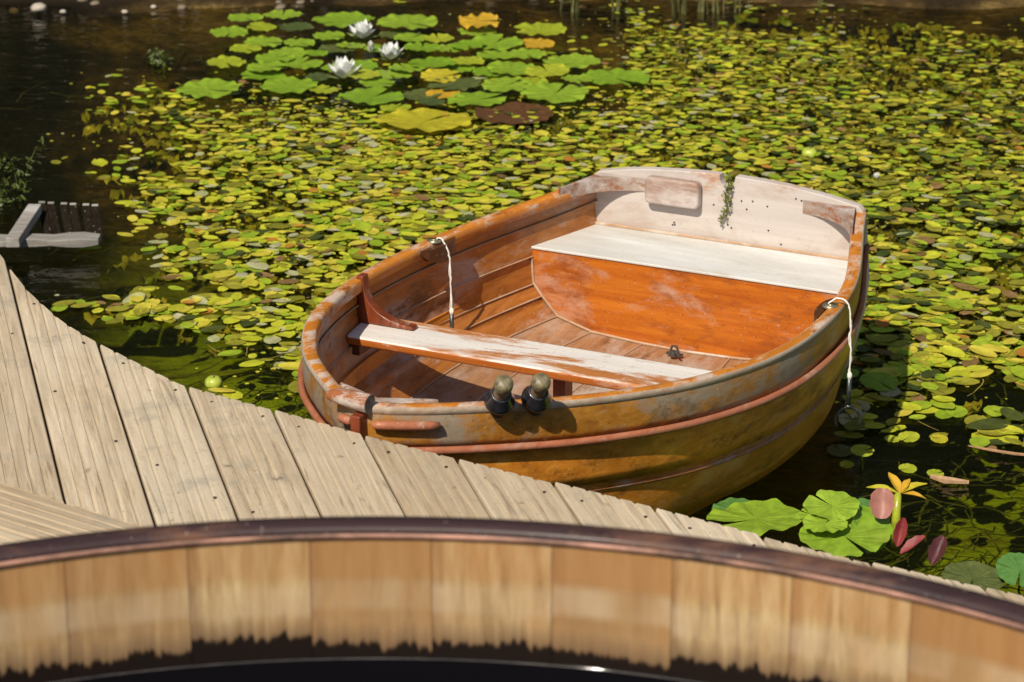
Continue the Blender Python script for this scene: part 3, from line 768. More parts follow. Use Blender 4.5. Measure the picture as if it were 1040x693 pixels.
def leaf_geo(length, width, cup, fold, wav, rz, tx, ty, seed):
    """pointed oval leaf as 3 rows x 7 with a curled margin"""
    rnd = random.Random(seed); ph = rnd.uniform(0, 6)
    vs = []; n = 7
    for i in range(n):
        u = i / (n - 1); w_ = math.sin(PI * min(1, max(0, .03 + .94 * u))) ** .52 * width / 2
        x = (u - .5) * length
        for s_ in (-1, -.55, 0, .55, 1):
            z = cup * (s_ * s_) * width + fold * abs(s_) * width * .5 + wav * math.sin(ph + u * 7 + s_ * 2) * length * .1 + cup * .6 * (2 * u - 1) ** 2 * length * .3
            vs.append(Vector((x, w_ * s_, z)))
    ro = Matrix.Rotation(rz, 3, 'Z') @ Matrix.Rotation(ty, 3, 'Y') @ Matrix.Rotation(tx, 3, 'X')
    vs = [ro @ p for p in vs]
    fs = []
    for i in range(n - 1):
        for j in range(4):
            a = i * 5 + j; fs.append((a, a + 5, a + 6, a + 1))
    return vs, fs
random.seed(21)
cands = []
ntry = 0
while ntry < 68000:
    ntry += 1
    y = random.uniform(5.3, 10.75); x = random.uniform(-.26 * y - .15, .30 * y + .4)
    px, py = px_of(x, y)
    d = dens(px, py)
    if d <= 0: continue
    cl = noise.noise(Vector((x * 3.1, y * 2.6, 3))) * .5 + noise.noise(Vector((x * 9, y * 7, 8))) * .35
    if random.random() > min(1, max(0, (d * 1.15 - .36 * (1 - d) - .20 + cl * 1.65))) * .54: continue
    if in_boat(x, y) or in_deck(x, y): continue
    # keep a clear patch in the lily group
    if 200 < px < 640 and 12 < py < 115 and random.random() < .8: continue
    cands.append((x, y, px, py))
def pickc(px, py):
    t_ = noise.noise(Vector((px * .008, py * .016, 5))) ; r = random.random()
    right = sstep(600, 900, px) * (1 - .2 * sstep(250, 350, py)); top_ = sstep(110, 60, py)  # shade over the right of the pond painted as more olive and dark leaves
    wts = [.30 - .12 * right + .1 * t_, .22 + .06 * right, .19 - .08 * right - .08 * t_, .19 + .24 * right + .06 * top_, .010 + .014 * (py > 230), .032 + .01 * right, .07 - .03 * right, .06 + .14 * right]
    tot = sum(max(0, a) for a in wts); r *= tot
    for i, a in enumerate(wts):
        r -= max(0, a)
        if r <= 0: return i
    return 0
def hidden(px, py):
    if 305 < px < 882 and py > 200:        # behind the boat
        topy = 345 - (px - 305) * .56 if px < 600 else 175
        lo = 415 if px < 640 else 500
        if py > topy and py < lo + 20 and px < 880: return not (px > 845 and py > 400)
    return not (-20 < px < 1060)
cands.sort(key=lambda c_: -c_[3])
GL = 'small oval pondweed leaves floating on the pond'
stuff = MB(); nind = 0; shared = {}
for i, (x, y, px, py) in enumerate(cands):
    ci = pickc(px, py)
    ln = random.uniform(.036, .078) * (1.35 if random.random() < .1 else 1) * (1.1 if py > 380 else lerp(.62, .88, sstep(60, 300, py))); wd = ln * random.uniform(.50, .76)
    cup = random.uniform(-.04, .05); fold = random.uniform(0, .05); wav = random.uniform(0, .16)
    rz = random.uniform(0, 2 * PI); tx = random.gauss(0, .03); ty = random.gauss(0, .03)
    z = .003 + random.random() ** 1.6 * .010 + abs(tx) * wd * .5 + abs(ty) * ln * .4
    if nind < 300 and not hidden(px, py) and 0 < px < 1040:
        key = (ci, i % 3)
        if key not in shared:
            vs, fs = leaf_geo(ln, wd, cup, fold, wav, 0, 0, 0, i)
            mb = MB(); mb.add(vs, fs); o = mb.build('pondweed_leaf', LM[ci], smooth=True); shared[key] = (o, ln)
            tag(o, LN[ci] + ' oval pondweed leaf floating on the dark pond beside the deck and boat', 'leaf', GL)
            q = o
        else:
            q = shared[key][0].copy(); col.objects.link(q)
        k_ = ln / shared[key][1]; q.scale = (k_, k_, k_)
        q.location = (x, y, z); q.rotation_euler = (tx, ty, rz); nind += 1
    else:
        vs, fs = leaf_geo(ln, wd, cup, fold, wav, rz, tx, ty, i)
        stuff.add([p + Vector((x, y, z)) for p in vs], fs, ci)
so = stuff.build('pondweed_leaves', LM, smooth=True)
tag(so, 'carpet of small yellow green pondweed leaves covering the pond behind the boat', 'pondweed', kind='stuff')

# a second layer of leaves just under the surface
sunk = MB(); random.seed(77); nt_2 = 0
for i in range(24000):
    y = random.uniform(5.6, 10.5); x = random.uniform(-.25 * y, .29 * y)
    px, py = px_of(x, y); d = dens(px, py)
    if d < .35 or random.random() > d * d * (.60 if py < 340 else .06) * (1 if px > 230 or py < 200 else .25) or in_boat(x, y) or in_deck(x, y): continue
    if 200 < px < 640 and 12 < py < 115: continue
    vs, fs = leaf_geo(random.uniform(.05, .10), random.uniform(.03, .05), 0, .05, .5, random.uniform(0, 6.28), random.gauss(0, .1), random.gauss(0, .1), i)
    sunk.add([p + Vector((x, y, -random.uniform(.010, .04))) for p in vs], fs, random.choice((0, 0, 1, 1, 2)))
tag(sunk.build('sunken_leaves', [leafmat('sunk_olive', (.36, .36, .05), (.48, .45, .06), trans=0), leafmat('sunk_yellow', (.56, .52, .08), (.66, .58, .10), trans=0), leafmat('sunk_green', (.22, .32, .03), (.32, .38, .04), trans=0)], smooth=True), 'blurred olive leaves drowned just below the pond surface', 'pondweed', kind='stuff')

# fine duckweed and leaf crumbs between the leaves
dw = MB(); random.seed(61)
for i in range(52000):
    y = random.uniform(5.2, 10.5); x = random.uniform(-.25 * y, .29 * y)
    px, py = px_of(x, y); d = dens(px, py)
    hz_ = math.exp(-((px - 340) / 110) ** 2 - ((py - 128) / 32) ** 2)
    nn = noise.noise(Vector((x * 2.2, y * 1.8, 31)))
    if random.random() > d * d * (.26 + .8 * nn) + hz_ * .55 + (.004 if px > 150 and py > 90 else 0): continue
    if in_boat(x, y) or in_deck(x, y): continue
    r_ = random.uniform(.003, .009); a0 = random.uniform(0, 6.28)
    dw.add([(x + r_ * math.cos(a0 + q * 1.2566) * (1, .7, 1, .8, .9)[q], y + r_ * math.sin(a0 + q * 1.2566), .0022 + .0006 * (q % 2)) for q in range(5)], [(0, 1, 2, 3, 4)], random.choice((0, 0, 0, 1, 2, 2, 3)))
tag(dw.build('duckweed', [LM[2], LM[6], LM[0], LM[5]]), 'fine yellow green duckweed crumbs scattered between the pond leaves', 'duckweed', kind='stuff')

# leaf stalks and submerged weed
wdm = plain('submerged_weed', (.085, .105, .014), .7, nscale=20, var=.6)
wd_ = MB(); random.seed(8)
def ribbon(mb, pts, w_):
    rows = []
    for i, p in enumerate(pts):
        t = (pts[min(i + 1, len(pts) - 1)] - pts[max(0, i - 1)]); s_ = Vector((-t.y, t.x, 0))
        if s_.length < 1e-6: s_ = Vector((1, 0, 0))
        s_ = s_.normalized() * w_ * (1 - .6 * i / len(pts)); rows.append([p - s_, p + s_])
    mb.grid(rows)
for i in range(4200):
    y = random.uniform(4.9, 10.0); x = random.uniform(-.24 * y, .27 * y)
    if in_boat(x, y) or in_deck(x, y): continue
    px, py = px_of(x, y)
    if px < 150 and random.random() < .85: continue
    if noise.noise(Vector((x * 1.5, y * 1.3, 12))) < random.uniform(-.35, .15): continue
    a = random.gauss(.3, .8); p = Vector((x, y, random.uniform(-.16, -.03))); pts = []
    st_ = random.uniform(.02, .045)
    for k in range(7):
        pts.append(p.copy()); a += random.gauss(0, .35); p = p + Vector((math.cos(a) * st_, math.sin(a) * st_, random.uniform(-.006, .008))); p.z = min(p.z, -.012)
    ribbon(wd_, pts, random.uniform(.0015, .005))
tag(wd_.build('submerged_weed', wdm), 'olive green strands of weed drifting under the pond surface', 'pond weed', kind='stuff')
stm = plain('leaf_stalk', (.30, .24, .05), .5, nscale=30)
stf = MB(); random.seed(9)
for i in range(170):
    c_ = random.choice(cands[:1500])
    p = Vector((c_[0], c_[1], .004)); a = random.uniform(0, 6.28); pts = []
    for k in range(6):
        pts.append(p.copy()); a += random.gauss(0, .3); p = p + Vector((math.cos(a) * .03, math.sin(a) * .03, -.0005))
    ribbon(stf, pts, .0016)
tag(stf.build('leaf_stalks', stm), 'thin yellow leaf stalks trailing over the pond surface', 'stalks', kind='stuff')

# ---- water lily pads
PM = {'g': leafmat('pad_green', (.22, .38, .025), (.32, .46, .04), rough=.28, trans=.15, hue=.12),
      'l': leafmat('pad_lime', (.38, .46, .03), (.48, .52, .04), rough=.3, trans=.2, hue=.3),
      'y': leafmat('pad_yellow', (.55, .50, .03), (.62, .52, .04), rough=.35, trans=.2, hue=.5, edge=(.6, .28, .03)),
      'o': leafmat('pad_orange', (.62, .36, .03), (.68, .42, .04), rough=.35, trans=.2, hue=.4, edge=(.5, .18, .03)),
      'd': leafmat('pad_dull', (.07, .10, .03), (.12, .14, .04), rough=.3, trans=.05),
      'b': leafmat('pad_brown', (.10, .045, .02), (.17, .07, .03), rough=.4, trans=.05),
      't': leafmat('pad_teal', (.08, .20, .045), (.13, .27, .06), rough=.25, trans=.15, hue=.05)}
def pad_geo(r, jag, ruffle, dish, rnd):
    n = 64; rings = (0, .25, .5, .75, .92, 1.0); rows = []; ph = [rnd.uniform(0, 6) for _ in range(5)]
    nt_ = .09
    for q in rings:
        row = []
        for k in range(n):
            a = nt_ + (2 * PI - 2 * nt_) * k / (n - 1)
            rr = r * q * (1 + (.03 * math.sin(2 * a + ph[0]) + .02 * math.sin(3 * a + ph[1])) * q + (jag * (math.sin(9 * a + ph[2]) * .5 + math.sin(17 * a + ph[3]) * .5 + rnd.uniform(-.5, .5)) if q > .9 else 0))
            if k in (0, n - 1): rr *= .93
            z = r * (dish * q * q + ruffle * q ** 4 * (math.sin(3 * a + ph[4]) * .35 + math.sin(8 * a + ph[0]) * .30 + math.sin(13 * a + ph[1]) * .25) + .010 * math.sin(11 * a) * q)
            row.append((rr * math.cos(a), rr * math.sin(a), z))
        rows.append(row)
    return rows
def lily_pad(px, py, w_, c_, lab, h=.018, tilt=.06, group='water lily pads around the white blooms', jag=.05, ruffle=.10, dish=.04, name='lily_pad', cat='lily pad', tx=None, rnd=None):
    rnd = rnd or random.Random(int(px * 13 + py * 7))
    p = at(px, py, h); dist = (p - Vector((0, 0, HC))).length; r = w_ / 2 * dist / F
    mb = MB(); mb.grid(pad_geo(r, jag * .6, ruffle * .7, dish, rnd))
    o = mb.build(name, PM[c_], smooth=True, merge=True)
    o.location = p; o.rotation_euler = (tx if tx is not None else tilt + rnd.uniform(-.03, .05), rnd.uniform(-.05, .05), 0)
    o.rotation_euler = (Matrix.Rotation(o.rotation_euler[0], 3, 'X') @ Matrix.Rotation(o.rotation_euler[1], 3, 'Y') @ Matrix.Rotation(rnd.uniform(0, 6.28), 3, 'Z')).to_euler()
    if h > .1:
        sk = MB(); sk.tube([(0, 0, 0), (.01, .01, -h * .5), (0, .03, -h - .05)], .004, 6); sk.build('stalk', PM[c_], o)
    tag(o, lab, cat, group); return o
PADS = [(115,72,84,'g'),(150,40,76,'g'),(233,33,84,'g'),(185,60,66,'l'),(190,93,84,'g'),(262,60,74,'d'),(365,45,132,'g'),(508,50,135,'g'),(352,108,80,'d'),(245,118,92,'g'),(108,138,90,'l'),(195,148,86,'g'),(272,140,100,'g'),(190,168,96,'g'),
 (246,190,132,'g'),(70,197,142,'g'),(322,198,64,'l'),(430,214,146,'g'),(470,165,92,'g'),(382,101,64,'g'),(400,145,84,'g'),(540,105,84,'g'),(515,84,76,'g'),(600,108,72,'g'),(560,140,104,'g'),(640,135,72,'l'),(700,95,124,'g'),(660,70,84,'g'),
 (800,66,112,'l'),(735,152,112,'g'),(815,157,100,'l'),(870,137,124,'g'),(965,172,144,'g'),(832,206,152,'g'),(725,188,112,'g'),(660,220,134,'g'),(610,186,112,'d'),(575,172,72,'l'),(536,210,92,'d'),(488,78,92,'d'),(440,184,80,'g'),(310,170,60,'d'),(620,150,70,'g'),(700,122,84,'g'),(270,95,70,'g'),(302,118,60,'g'),(150,108,70,'l'),(215,128,84,'g'),(335,80,70,'g'),(450,108,76,'g'),(575,85,70,'l'),(505,150,80,'g'),(640,100,80,'g'),(690,160,80,'g'),(770,120,84,'g'),(775,180,84,'l'),(880,175,70,'g'),(410,165,76,'l'),(350,150,70,'g'),(480,238,70,'l'),(560,225,64,'d')]
LABP = {'g': 'bright green notched lily pad floating near the white blooms', 'l': 'yellow green notched lily pad floating near the white blooms', 'd': 'dull dark lily pad lying low among the bright ones', 't': 'bluish green lily pad with a shiny surface near the white blooms'}
for i, (zx, zy, w_, c_) in enumerate(PADS):
    lily_pad(180 + zx / 2.167, zy / 2.167, w_ / 2.167, c_, LABP[c_], h=.016 + .022 * random.random(), tilt=-.01, jag=.07, ruffle=.12)
lily_pad(180 + 545 / 2.167, 267 / 2.167, 94, 'y', 'largest yellow lily pad with ragged edge, nearest the boat', h=.02, tilt=-.05, jag=.10, ruffle=.12)
lily_pad(180 + 665 / 2.167, 47 / 2.167, 42, 'o', 'orange curled lily pad at the far edge of the lily group', h=.05, tilt=.12, jag=.10, ruffle=.3)
lily_pad(180 + 792 / 2.167, 97 / 2.167, 34, 'o', 'small amber lily pad to the right of the blooms', h=.02, jag=.08)
lily_pad(180 + 580 / 2.167, 168 / 2.167, 42, 'y', 'small yellow lily pad in the middle of the green ones', h=.035, jag=.07)
lily_pad(180 + 584 / 2.167, 207 / 2.167, 34, 'o', 'orange spotted lily pad tucked under a green one', h=.02, jag=.08)
lily_pad(180 + 740 / 2.167, 252 / 2.167, 82, 'b', 'dark red brown lily pad lying flat beyond the boat', h=.010, tilt=.0, ruffle=.04)

# ---- lily blooms
petm = leafmat('petal_white', (.9, .9, .87), (.93, .92, .88), rough=.6, trans=.12, hue=0, edge=(.8, .8, .7))
petm2 = plain('stamen_yellow', (.75, .50, .05), .6, nscale=100)
sepm = plain('sepal_green', (.22, .26, .08), .5)
def petal(mb, org, ang, lift, ln, wd, curl=.3):
    rows = []
    for i in range(8):
        u = i / 7; w_ = wd * math.sin(PI * (.08 + .92 * u) ** .9) * (1 if u < .6 else (1 - (u - .6) * .6)) / 2 + .0006
        if i == 7: w_ = .0005
        e = lift + curl * u; r_ = ln * u * math.cos(e); z = ln * u * math.sin(e)
        row = []
        for s_ in (-1, 0, 1):
            x = r_ - .0; yv = w_ * s_; zz = z + abs(s_) * w_ * .35
            row.append(Vector(org) + Vector((x * math.cos(ang) - yv * math.sin(ang), x * math.sin(ang) + yv * math.cos(ang), zz)))
        rows.append(row)
    mb.grid(rows)
def bloom(px, py, r, lab, opened=1.0, h=.02):
    p = at(px, py, h); o = empty('water_lily', p, random.uniform(0, 1)); rnd = random.Random(int(px))
    a = MB()
    for ring, (n, lift, ln, wd) in enumerate(((7, .45, 1.0, .36), (7, .85, 1.0, .34), (6, 1.1, .92, .30), (5, 1.3, .75, .24))):
        for k in range(n):
            petal(a, (0, 0, 0), 2 * PI * (k + ring * .5) / n + rnd.uniform(-.08, .08), lift + (1 - opened) * (1.35 - lift) + rnd.uniform(-.06, .06), ln * r * rnd.uniform(.92, 1.05), wd * r * 1.25, .25)
    a.build('petals', petm, o, smooth=True)
    if opened > .5:
        s = MB()
        for k in range(26):
            an = rnd.uniform(0, 6.28); q = rnd.uniform(.05, .2) * r
            s.tube([(math.cos(an) * q * .6, math.sin(an) * q * .6, .1 * r), (math.cos(an) * q, math.sin(an) * q, .36 * r)], .0016, 5)
        s.build('stamens', petm2, o)
    g = MB()
    for k in range(4): petal(g, (0, 0, -.004), PI / 2 * k + .4, .12 + (1 - opened) * 1.1, r * .95, r * .4, .2)
    g.build('sepals', sepm, o, smooth=True)
    tag(o, lab, 'water lily', 'white water lilies'); return o
bloom(180 + 408 / 2.167, 86 / 2.167, .076, 'white water lily in bloom, the farthest one from the boat')
bloom(180 + 470 / 2.167, 132 / 2.167, .070, 'white water lily in bloom with a bud close by, the rightmost of three')
bloom(180 + 367 / 2.167, 174 / 2.167, .086, 'white water lily in bloom, nearest the boat and largest')
bloom(180 + 426 / 2.167, 117 / 2.167, .048, 'closed white water lily bud between the three open blooms', opened=.12, h=.03)
bloom(890, 182, .020, 'tiny white flower floating to the right of the transom', opened=.6, h=.01)

# ---- round green fruit on the water
frm = plain('green_fruit', (.40, .46, .06), .35, nscale=25, var=.25, coat=.3)
def fruit(px, py, r, lab):
    p = at(px, py, r * .05); o = empty('floating_apple', p)
    a = MB(); a.lathe([(0, -.9 * r), (.5 * r, -.85 * r), (.85 * r, -.5 * r), (r, .05 * r), (.93 * r, .5 * r), (.6 * r, .82 * r), (.25 * r, .86 * r), (.08 * r, .74 * r), (0, .66 * r)], n=24); a.build('flesh', frm, o, smooth=True)
    s = MB(); s.tube([(0, 0, .66 * r), (.05 * r, 0, .95 * r), (.16 * r, .05 * r, 1.2 * r)], r * .06, 6); s.build('stalk', M['endgrain'], o)
    tag(o, lab, 'fruit')
fruit(822, 157, .026, 'pale yellow green round fruit floating beyond the transom')
fruit(217, 390, .023, 'bright green round fruit floating beside the deck edge')

# ---- lily clump by the deck at lower right
def blade_leaf(name, p, ln, wd, rot, c_, lab, cup=.2, bend=.3, mt=None, group=None, fold=0., n=12, blunt=.6):
    rows = []; rnd = random.Random(int(ln * 9999))
    for i in range(n):
        u = i / (n - 1); w_ = wd / 2 * math.sin(PI * (.03 + .94 * u)) ** blunt * (1 + .06 * math.sin(u * 19))
        row = []
        for j in range(7):
            s_ = j / 3 - 1
            row.append(Vector((w_ * s_, (u) * ln, cup * s_ * s_ * w_ + bend * ln * u * u + fold * abs(s_) * w_ + .02 * ln * math.sin(u * 9 + s_ * 3) * .6)))
        rows.append(row)
    ro = Matrix.Rotation(rot[2], 3, 'Z') @ Matrix.Rotation(rot[0], 3, 'X') @ Matrix.Rotation(rot[1], 3, 'Y')
    mb = MB(); mb.grid([[ro @ q for q in r] for r in rows]); o = mb.build(name, mt or PM[c_], smooth=True); o.location = p
    tag(o, lab, 'leaf', group); return o
NP = 'large leaves of the lily clump by the deck'
lily_pad(768, 527, 96, 'g', 'long green lily pad leaning against the deck edge behind the boat stern', h=.22, tilt=-.10, group=NP, jag=.03, ruffle=.16)
lily_pad(748, 519, 50, 't', 'dark edged green lily pad under the boat quarter beside the deck', h=.20, tilt=.05, group=NP, jag=.03, ruffle=.15)
lily_pad(845, 514, 56, 'g', 'wavy green lily pad at the top of the clump by the deck', h=.25, tx=.15, group=NP, jag=.03, ruffle=.16)
lily_pad(826, 523, 30, 'g', 'small green pad between two larger ones in the deck side clump', h=.24, tx=.1, group=NP, jag=.03)
lily_pad(876, 518, 44, 't', 'bluish green lily pad behind the pink leaf', h=.21, tx=.15, group=NP, jag=.02, ruffle=.08)
lily_pad(858, 545, 92, 'g', 'widest green lily pad of the clump beside the deck', h=.22, tx=.04, group=NP, jag=.03, ruffle=.16)
lily_pad(838, 532, 44, 'g', 'small wavy green pad on top of the widest pad', h=.24, tx=.05, group=NP, jag=.03, ruffle=.2)
lily_pad(988, 588, 64, 'd', 'dark green lily pad half behind the deck edge at the right', h=.03, tilt=.1, group=NP, ruffle=.06)
lily_pad(1036, 580, 50, 't', 'glossy round lily pad cut by the right edge of the picture', h=.05, tx=.30, group=NP, ruffle=.03)
blade_leaf('lily_leaf', at(884, 562, .18), .120, .085, (.75, .2, -.12), 'g', 'folded green leaf standing upright beneath the pink leaf', fold=.18, bend=-.35, mt=PM['g'], group=NP)
pink = leafmat('leaf_pink', (.46, .19, .15), (.56, .27, .20), rough=.5, trans=.2, hue=.1)
red = leafmat('leaf_crimson', (.20, .02, .03), (.32, .05, .05), rough=.55, trans=.15, hue=.05)
maroon = leafmat('leaf_maroon', (.05, .012, .015), (.09, .02, .022), rough=.55, trans=.05, hue=.05)
blade_leaf('lily_leaf', at(895, 527, .24), .062, .050, (.95, 0, -.15), 'g', 'pink leaf curled upright above the green clump', mt=pink, fold=.3, bend=.1, blunt=.4)
blade_leaf('lily_leaf', at(911, 555, .18), .058, .026, (1.0, .3, -.5), 'g', 'narrow dark crimson leaf standing beside the folded green leaf', mt=red, fold=.8)
blade_leaf('lily_leaf', at(915, 563, .18), .058, .032, (.30, 0, -1.35), 'g', 'pinkish red leaf lying flat over dark water by the deck', mt=red, fold=.5)
blade_leaf('lily_leaf', at(946, 574, .16), .062, .034, (.55, .2, -.6), 'g', 'nearly black maroon leaf at the right end of the clump', mt=maroon, fold=.6)
stk = MB(); stk.tube([at(908, 555, .0), at(910, 528, .07), at(912, 500, .13)], [.009, .010, .008], 8)
tag(stk.build('lily_stalk', PM['l'], smooth=True), 'thick green stalk rising to the orange leaves by the deck', 'stalk')
for (dx, ln, az, tx_, c_, lab) in ((0, .085, 1.35, .2, 'y', 'yellow green pointed leaf spreading left from the thick stalk'), (2, .075, .35, .55, 'o', 'orange pointed leaf rising from the top of the thick stalk'), (2, .085, -1.15, .25, 'y', 'golden pointed leaf spreading right from the thick stalk'), (3, .060, -.55, .45, 'o', 'small orange leaf at the back of the stalk top'), (2, .070, -1.75, -.05, 'o', 'amber leaf drooping to the right of the thick stalk')):
    blade_leaf('stalk_leaf', at(912 + dx, 501, .13), ln * .82, ln * .30, (tx_, 0, az), c_, lab, fold=.3, bend=-.1, blunt=.9)
for (px, py, ex, ey, w_) in ((872, 482, 874, 458, .004), (866, 475, 868, 466, .004), (940, 450, 930, 437, .003)):
    pass
for (px, py, w_, c_, h_, lab) in ((876, 458, 24, 'l', .05, 'lime heart shaped leaf raised on a stalk near the hanging rowlock'), (860, 472, 15, 'l', .02, 'tiny lime pad below the raised heart shaped leaf'), (853, 458, 26, 'd', .005, 'dull round leaf sunk beside the hanging rowlock'), (923, 444, 22, 'l', .008, 'small speckled lime pad on open dark water right of the boat'), (906, 446, 15, 'l', .006, 'small translucent green pad next to the speckled one'),
                              (954, 446, 18, 'y', .006, 'tan yellow round leaf on open dark water'), (922, 476, 19, 'l', .006, 'lime oval pad alone on dark water above the orange leaves'), (950, 481, 17, 'l', .006, 'yellow green pad with a brown rim above the orange leaves'), (893, 388, 40, 'g', .02, 'crisp green pad close to the boat stern quarter')):
    lily_pad(px, py, w_, c_, lab, h=h_, tilt=.12, jag=.02, ruffle=.05, name='round_leaf', cat='leaf', group='round leaves on the open water')
tl = MB(); tl.tube([at(876, 476, -.05), at(875, 459, .048)], .003, 6); tag(tl.build('lily_stalk', PM['l']), 'thin pale stalk under the lime heart shaped leaf', 'stalk')
tw1 = MB(); tw1.tube([at(984, 453, .006), at(1005, 457, .016), at(1030, 461, .012), at(1062, 464, .006)], [.002, .0035, .004, .003], 6)
tag(tw1.build('twig', plain('twig_bark', (.36, .20, .10), .7)), 'bare brown twig floating on the water at the right', 'twig')
tw1 = MB(); tw1.tube([at(946, 484, .006), at(960, 488, .010), at(984, 490, .008)], [.006, .010, .005], 6)
tag(tw1.build('dry_leaf', plain('dry_leaf', (.42, .26, .14), .6)), 'rolled dry tan leaf floating above the lily clump', 'leaf')

# ---- weed sprig caught in the transom notch
sg = MB(); random.seed(14)
pts = [bw_(.012, L - .02, .53), bw_(.012, L - .022, .50), bw_(.006, L - .024, .47), bw_(.010, L - .022, .44), bw_(.0, L - .022, .42), bw_(-.006, L - .02, .405)]
P = catenary(pts, 6); sg.tube(P, .0018, 5)
for i, p in enumerate(P):
    for k in range(4 if i < 12 else 2):
        vs, fs = leaf_geo(random.uniform(.007, .014), random.uniform(.004, .008), .1, .1, .1, random.uniform(0, 6.28), random.uniform(-1, 1), random.uniform(-1, 1), i * 7 + k)
        o_ = p + Vector((random.uniform(-.010, .010), random.uniform(-.010, .0), random.uniform(-.008, .008))); sg.add([q + o_ for q in vs], fs, 0)
tag(sg.build('weed_sprig', leafmat('sprig', (.13, .17, .03), (.26, .26, .06), hue=.1)), 'thin green weed sprig hanging from the notch in the pale transom', 'weed')

# ---- duck ramp at left
rp_ = empty('wooden_ramp', at(50, 243, 0)); ro_ = rp_.location.copy()
greyw = wood('ramp_grey', (.20, .18, .16), (.34, .31, .28), 'X', (.42, .40, .37), .5, .6, .7, 0, seed=41)
darkw = wood('ramp_wet', (.008, .006, .004), (.022, .016, .010), 'Y', None, rough=.9, vary=.1, seed=42)
darkw.node_tree.nodes['Principled BSDF'].inputs['Specular IOR Level'].default_value = .05
def rl_(p): return Vector(p) - ro_
f_ = MB(); a = rl_(at(-90, 246, .045)); bq = rl_(at(101, 243.5, .045)); dd = (bq - a)
rows = []
for i in range(13):
    u = i / 12; c0 = a + dd * u; hh = .012 + .003 * math.sin(i * 1.9); dp = .032 + .006 * math.sin(i * 1.3 + 1)
    rows.append([c0 + Vector((0, -dp, -hh)), c0 + Vector((0, -dp, hh)), c0 + Vector((0, dp, hh)), c0 + Vector((0, dp, -hh))])
f_.grid(rows, close=True); f_.add(rows[0], [(0, 1, 2, 3)]); f_.add(rows[-1], [(3, 2, 1, 0)])
f_.build('front_board', greyw, rp_, bevel=.004)
s_ = MB(); a = rl_(at(13, 242, .075)); bq = rl_(at(36, 207, .115)); 
s_.prism([(0, 0), (1, 0), (1, 1), (0, 1)], lambda p, k: tuple(a.lerp(bq, p[0]) + Vector(((.018 if p[1] else -.022), 0, .0 if k else -.03))))
s_.build('side_board', greyw, rp_, bevel=.003)
for k in range(6):
    sl = MB(); x0 = 42 + k * 10.6 - (2 if k % 2 else 0); a = rl_(at(x0 + 8, 240, .035)); bq = rl_(at(x0 + .5 + k * .6, 207 + k * .6, .10))
    sl.prism([(0, 0), (1, 0), (1.015, .5), (1, 1), (0, 1)], lambda p, q: tuple(a.lerp(bq, p[0]) + Vector((-.013 + .026 * p[1], 0, .0 if q else -.02))))
    sl.build('slat', darkw, rp_, bevel=.003)
    tp_ = MB(); tp_.box(bq + Vector((0, .004, .003)), (.020, .010, .006)); tp_.build('lit_slat_tip', greyw, rp_, bevel=.002)  # pale tip piece stands in for sun catching the slat end
tag(rp_, 'old grey slatted wooden ramp half sunk in dark water at the left', 'ramp')

# ---- upright water plants and reeds
plm = leafmat('plant_leaf', (.06, .085, .015), (.13, .15, .03), hue=.1)
def sprig_plant(px, py, h_, n, lab, spread=.05, name='water_plant', lean=0):
    b_ = at(px, py, -.02); o = empty(name, b_); rnd = random.Random(int(px * 3 + py)); s = MB(); l = MB()
    for k in range(n):
        q = Vector((rnd.uniform(-1, 1) * spread, rnd.uniform(-1, 1) * spread, 0)); pts = []
        dx = rnd.uniform(-.3, .3) + lean; hh = h_ * rnd.uniform(.7, 1)
        for i in range(7):
            u = i / 6; pts.append(q + Vector((dx * hh * u * u, rnd.uniform(-.004, .004), hh * u)))
        s = MB(); s.tube(pts, [.0035 * (1 - .6 * i / 6) for i in range(7)], 5); s.build('stem', plm, o)
        for i in range(1, 7):
            for j in range(5):
                vs, fs = leaf_geo(rnd.uniform(.018, .034), rnd.uniform(.010, .016), .1, .2, .2, rnd.uniform(0, 6.28), rnd.uniform(-.6, .6), rnd.uniform(-.8, .8), i * 5 + j + k * 31)
                oo = pts[i] + Vector((rnd.uniform(-.022, .022), rnd.uniform(-.02, .02), rnd.uniform(-.03, .03))); l.add([v_ + oo for v_ in vs], fs)
    l.build('foliage', plm, o); tag(o, lab, 'plant')
sprig_plant(17, 212, .20, 4, 'leafy upright water plant above the grey ramp at the left', .035)
sprig_plant(168, 70, .05, 4, 'straggly dark water plant left of the lily pads', .08)
rdm = leafmat('reed_blade', (.07, .08, .025), (.22, .20, .07), hue=.2)
def reed(px, py, h_, n, lab):
    o = empty('reed_clump', at(px, py, 0)); rnd = random.Random(int(px)); mb = MB()
    for k in range(n):
        q = Vector((rnd.uniform(-.07, .07), rnd.uniform(-.04, .04), -.03)); dx = rnd.uniform(-.35, .35); hh = h_ * rnd.uniform(.6, 1.1); w_ = rnd.uniform(.003, .007); rows = []
        for i in range(8):
            u = i / 7; c_ = q + Vector((dx * hh * u * u, -.05 * u * u, hh * u)); rows.append([c_ - Vector((w_ * (1 - u * .9), 0, 0)), c_ + Vector((0, .002, 0)), c_ + Vector((w_ * (1 - u * .9), 0, 0))])
        mb.grid(rows)
    mb.build('blades', rdm, o, smooth=True); tag(o, lab, 'reeds', 'reed clumps along the far bank')
for i, (px, py, h_, n) in enumerate(((580, 12, .35, 4), (640, 12, .35, 3), (693, 14, .5, 4), (718, 13, .45, 5), (745, 12, .4, 4), (846, 6, .3, 2))):
    reed(px, py, h_, n, 'clump of thin pale reed blades standing in the water at the far bank')

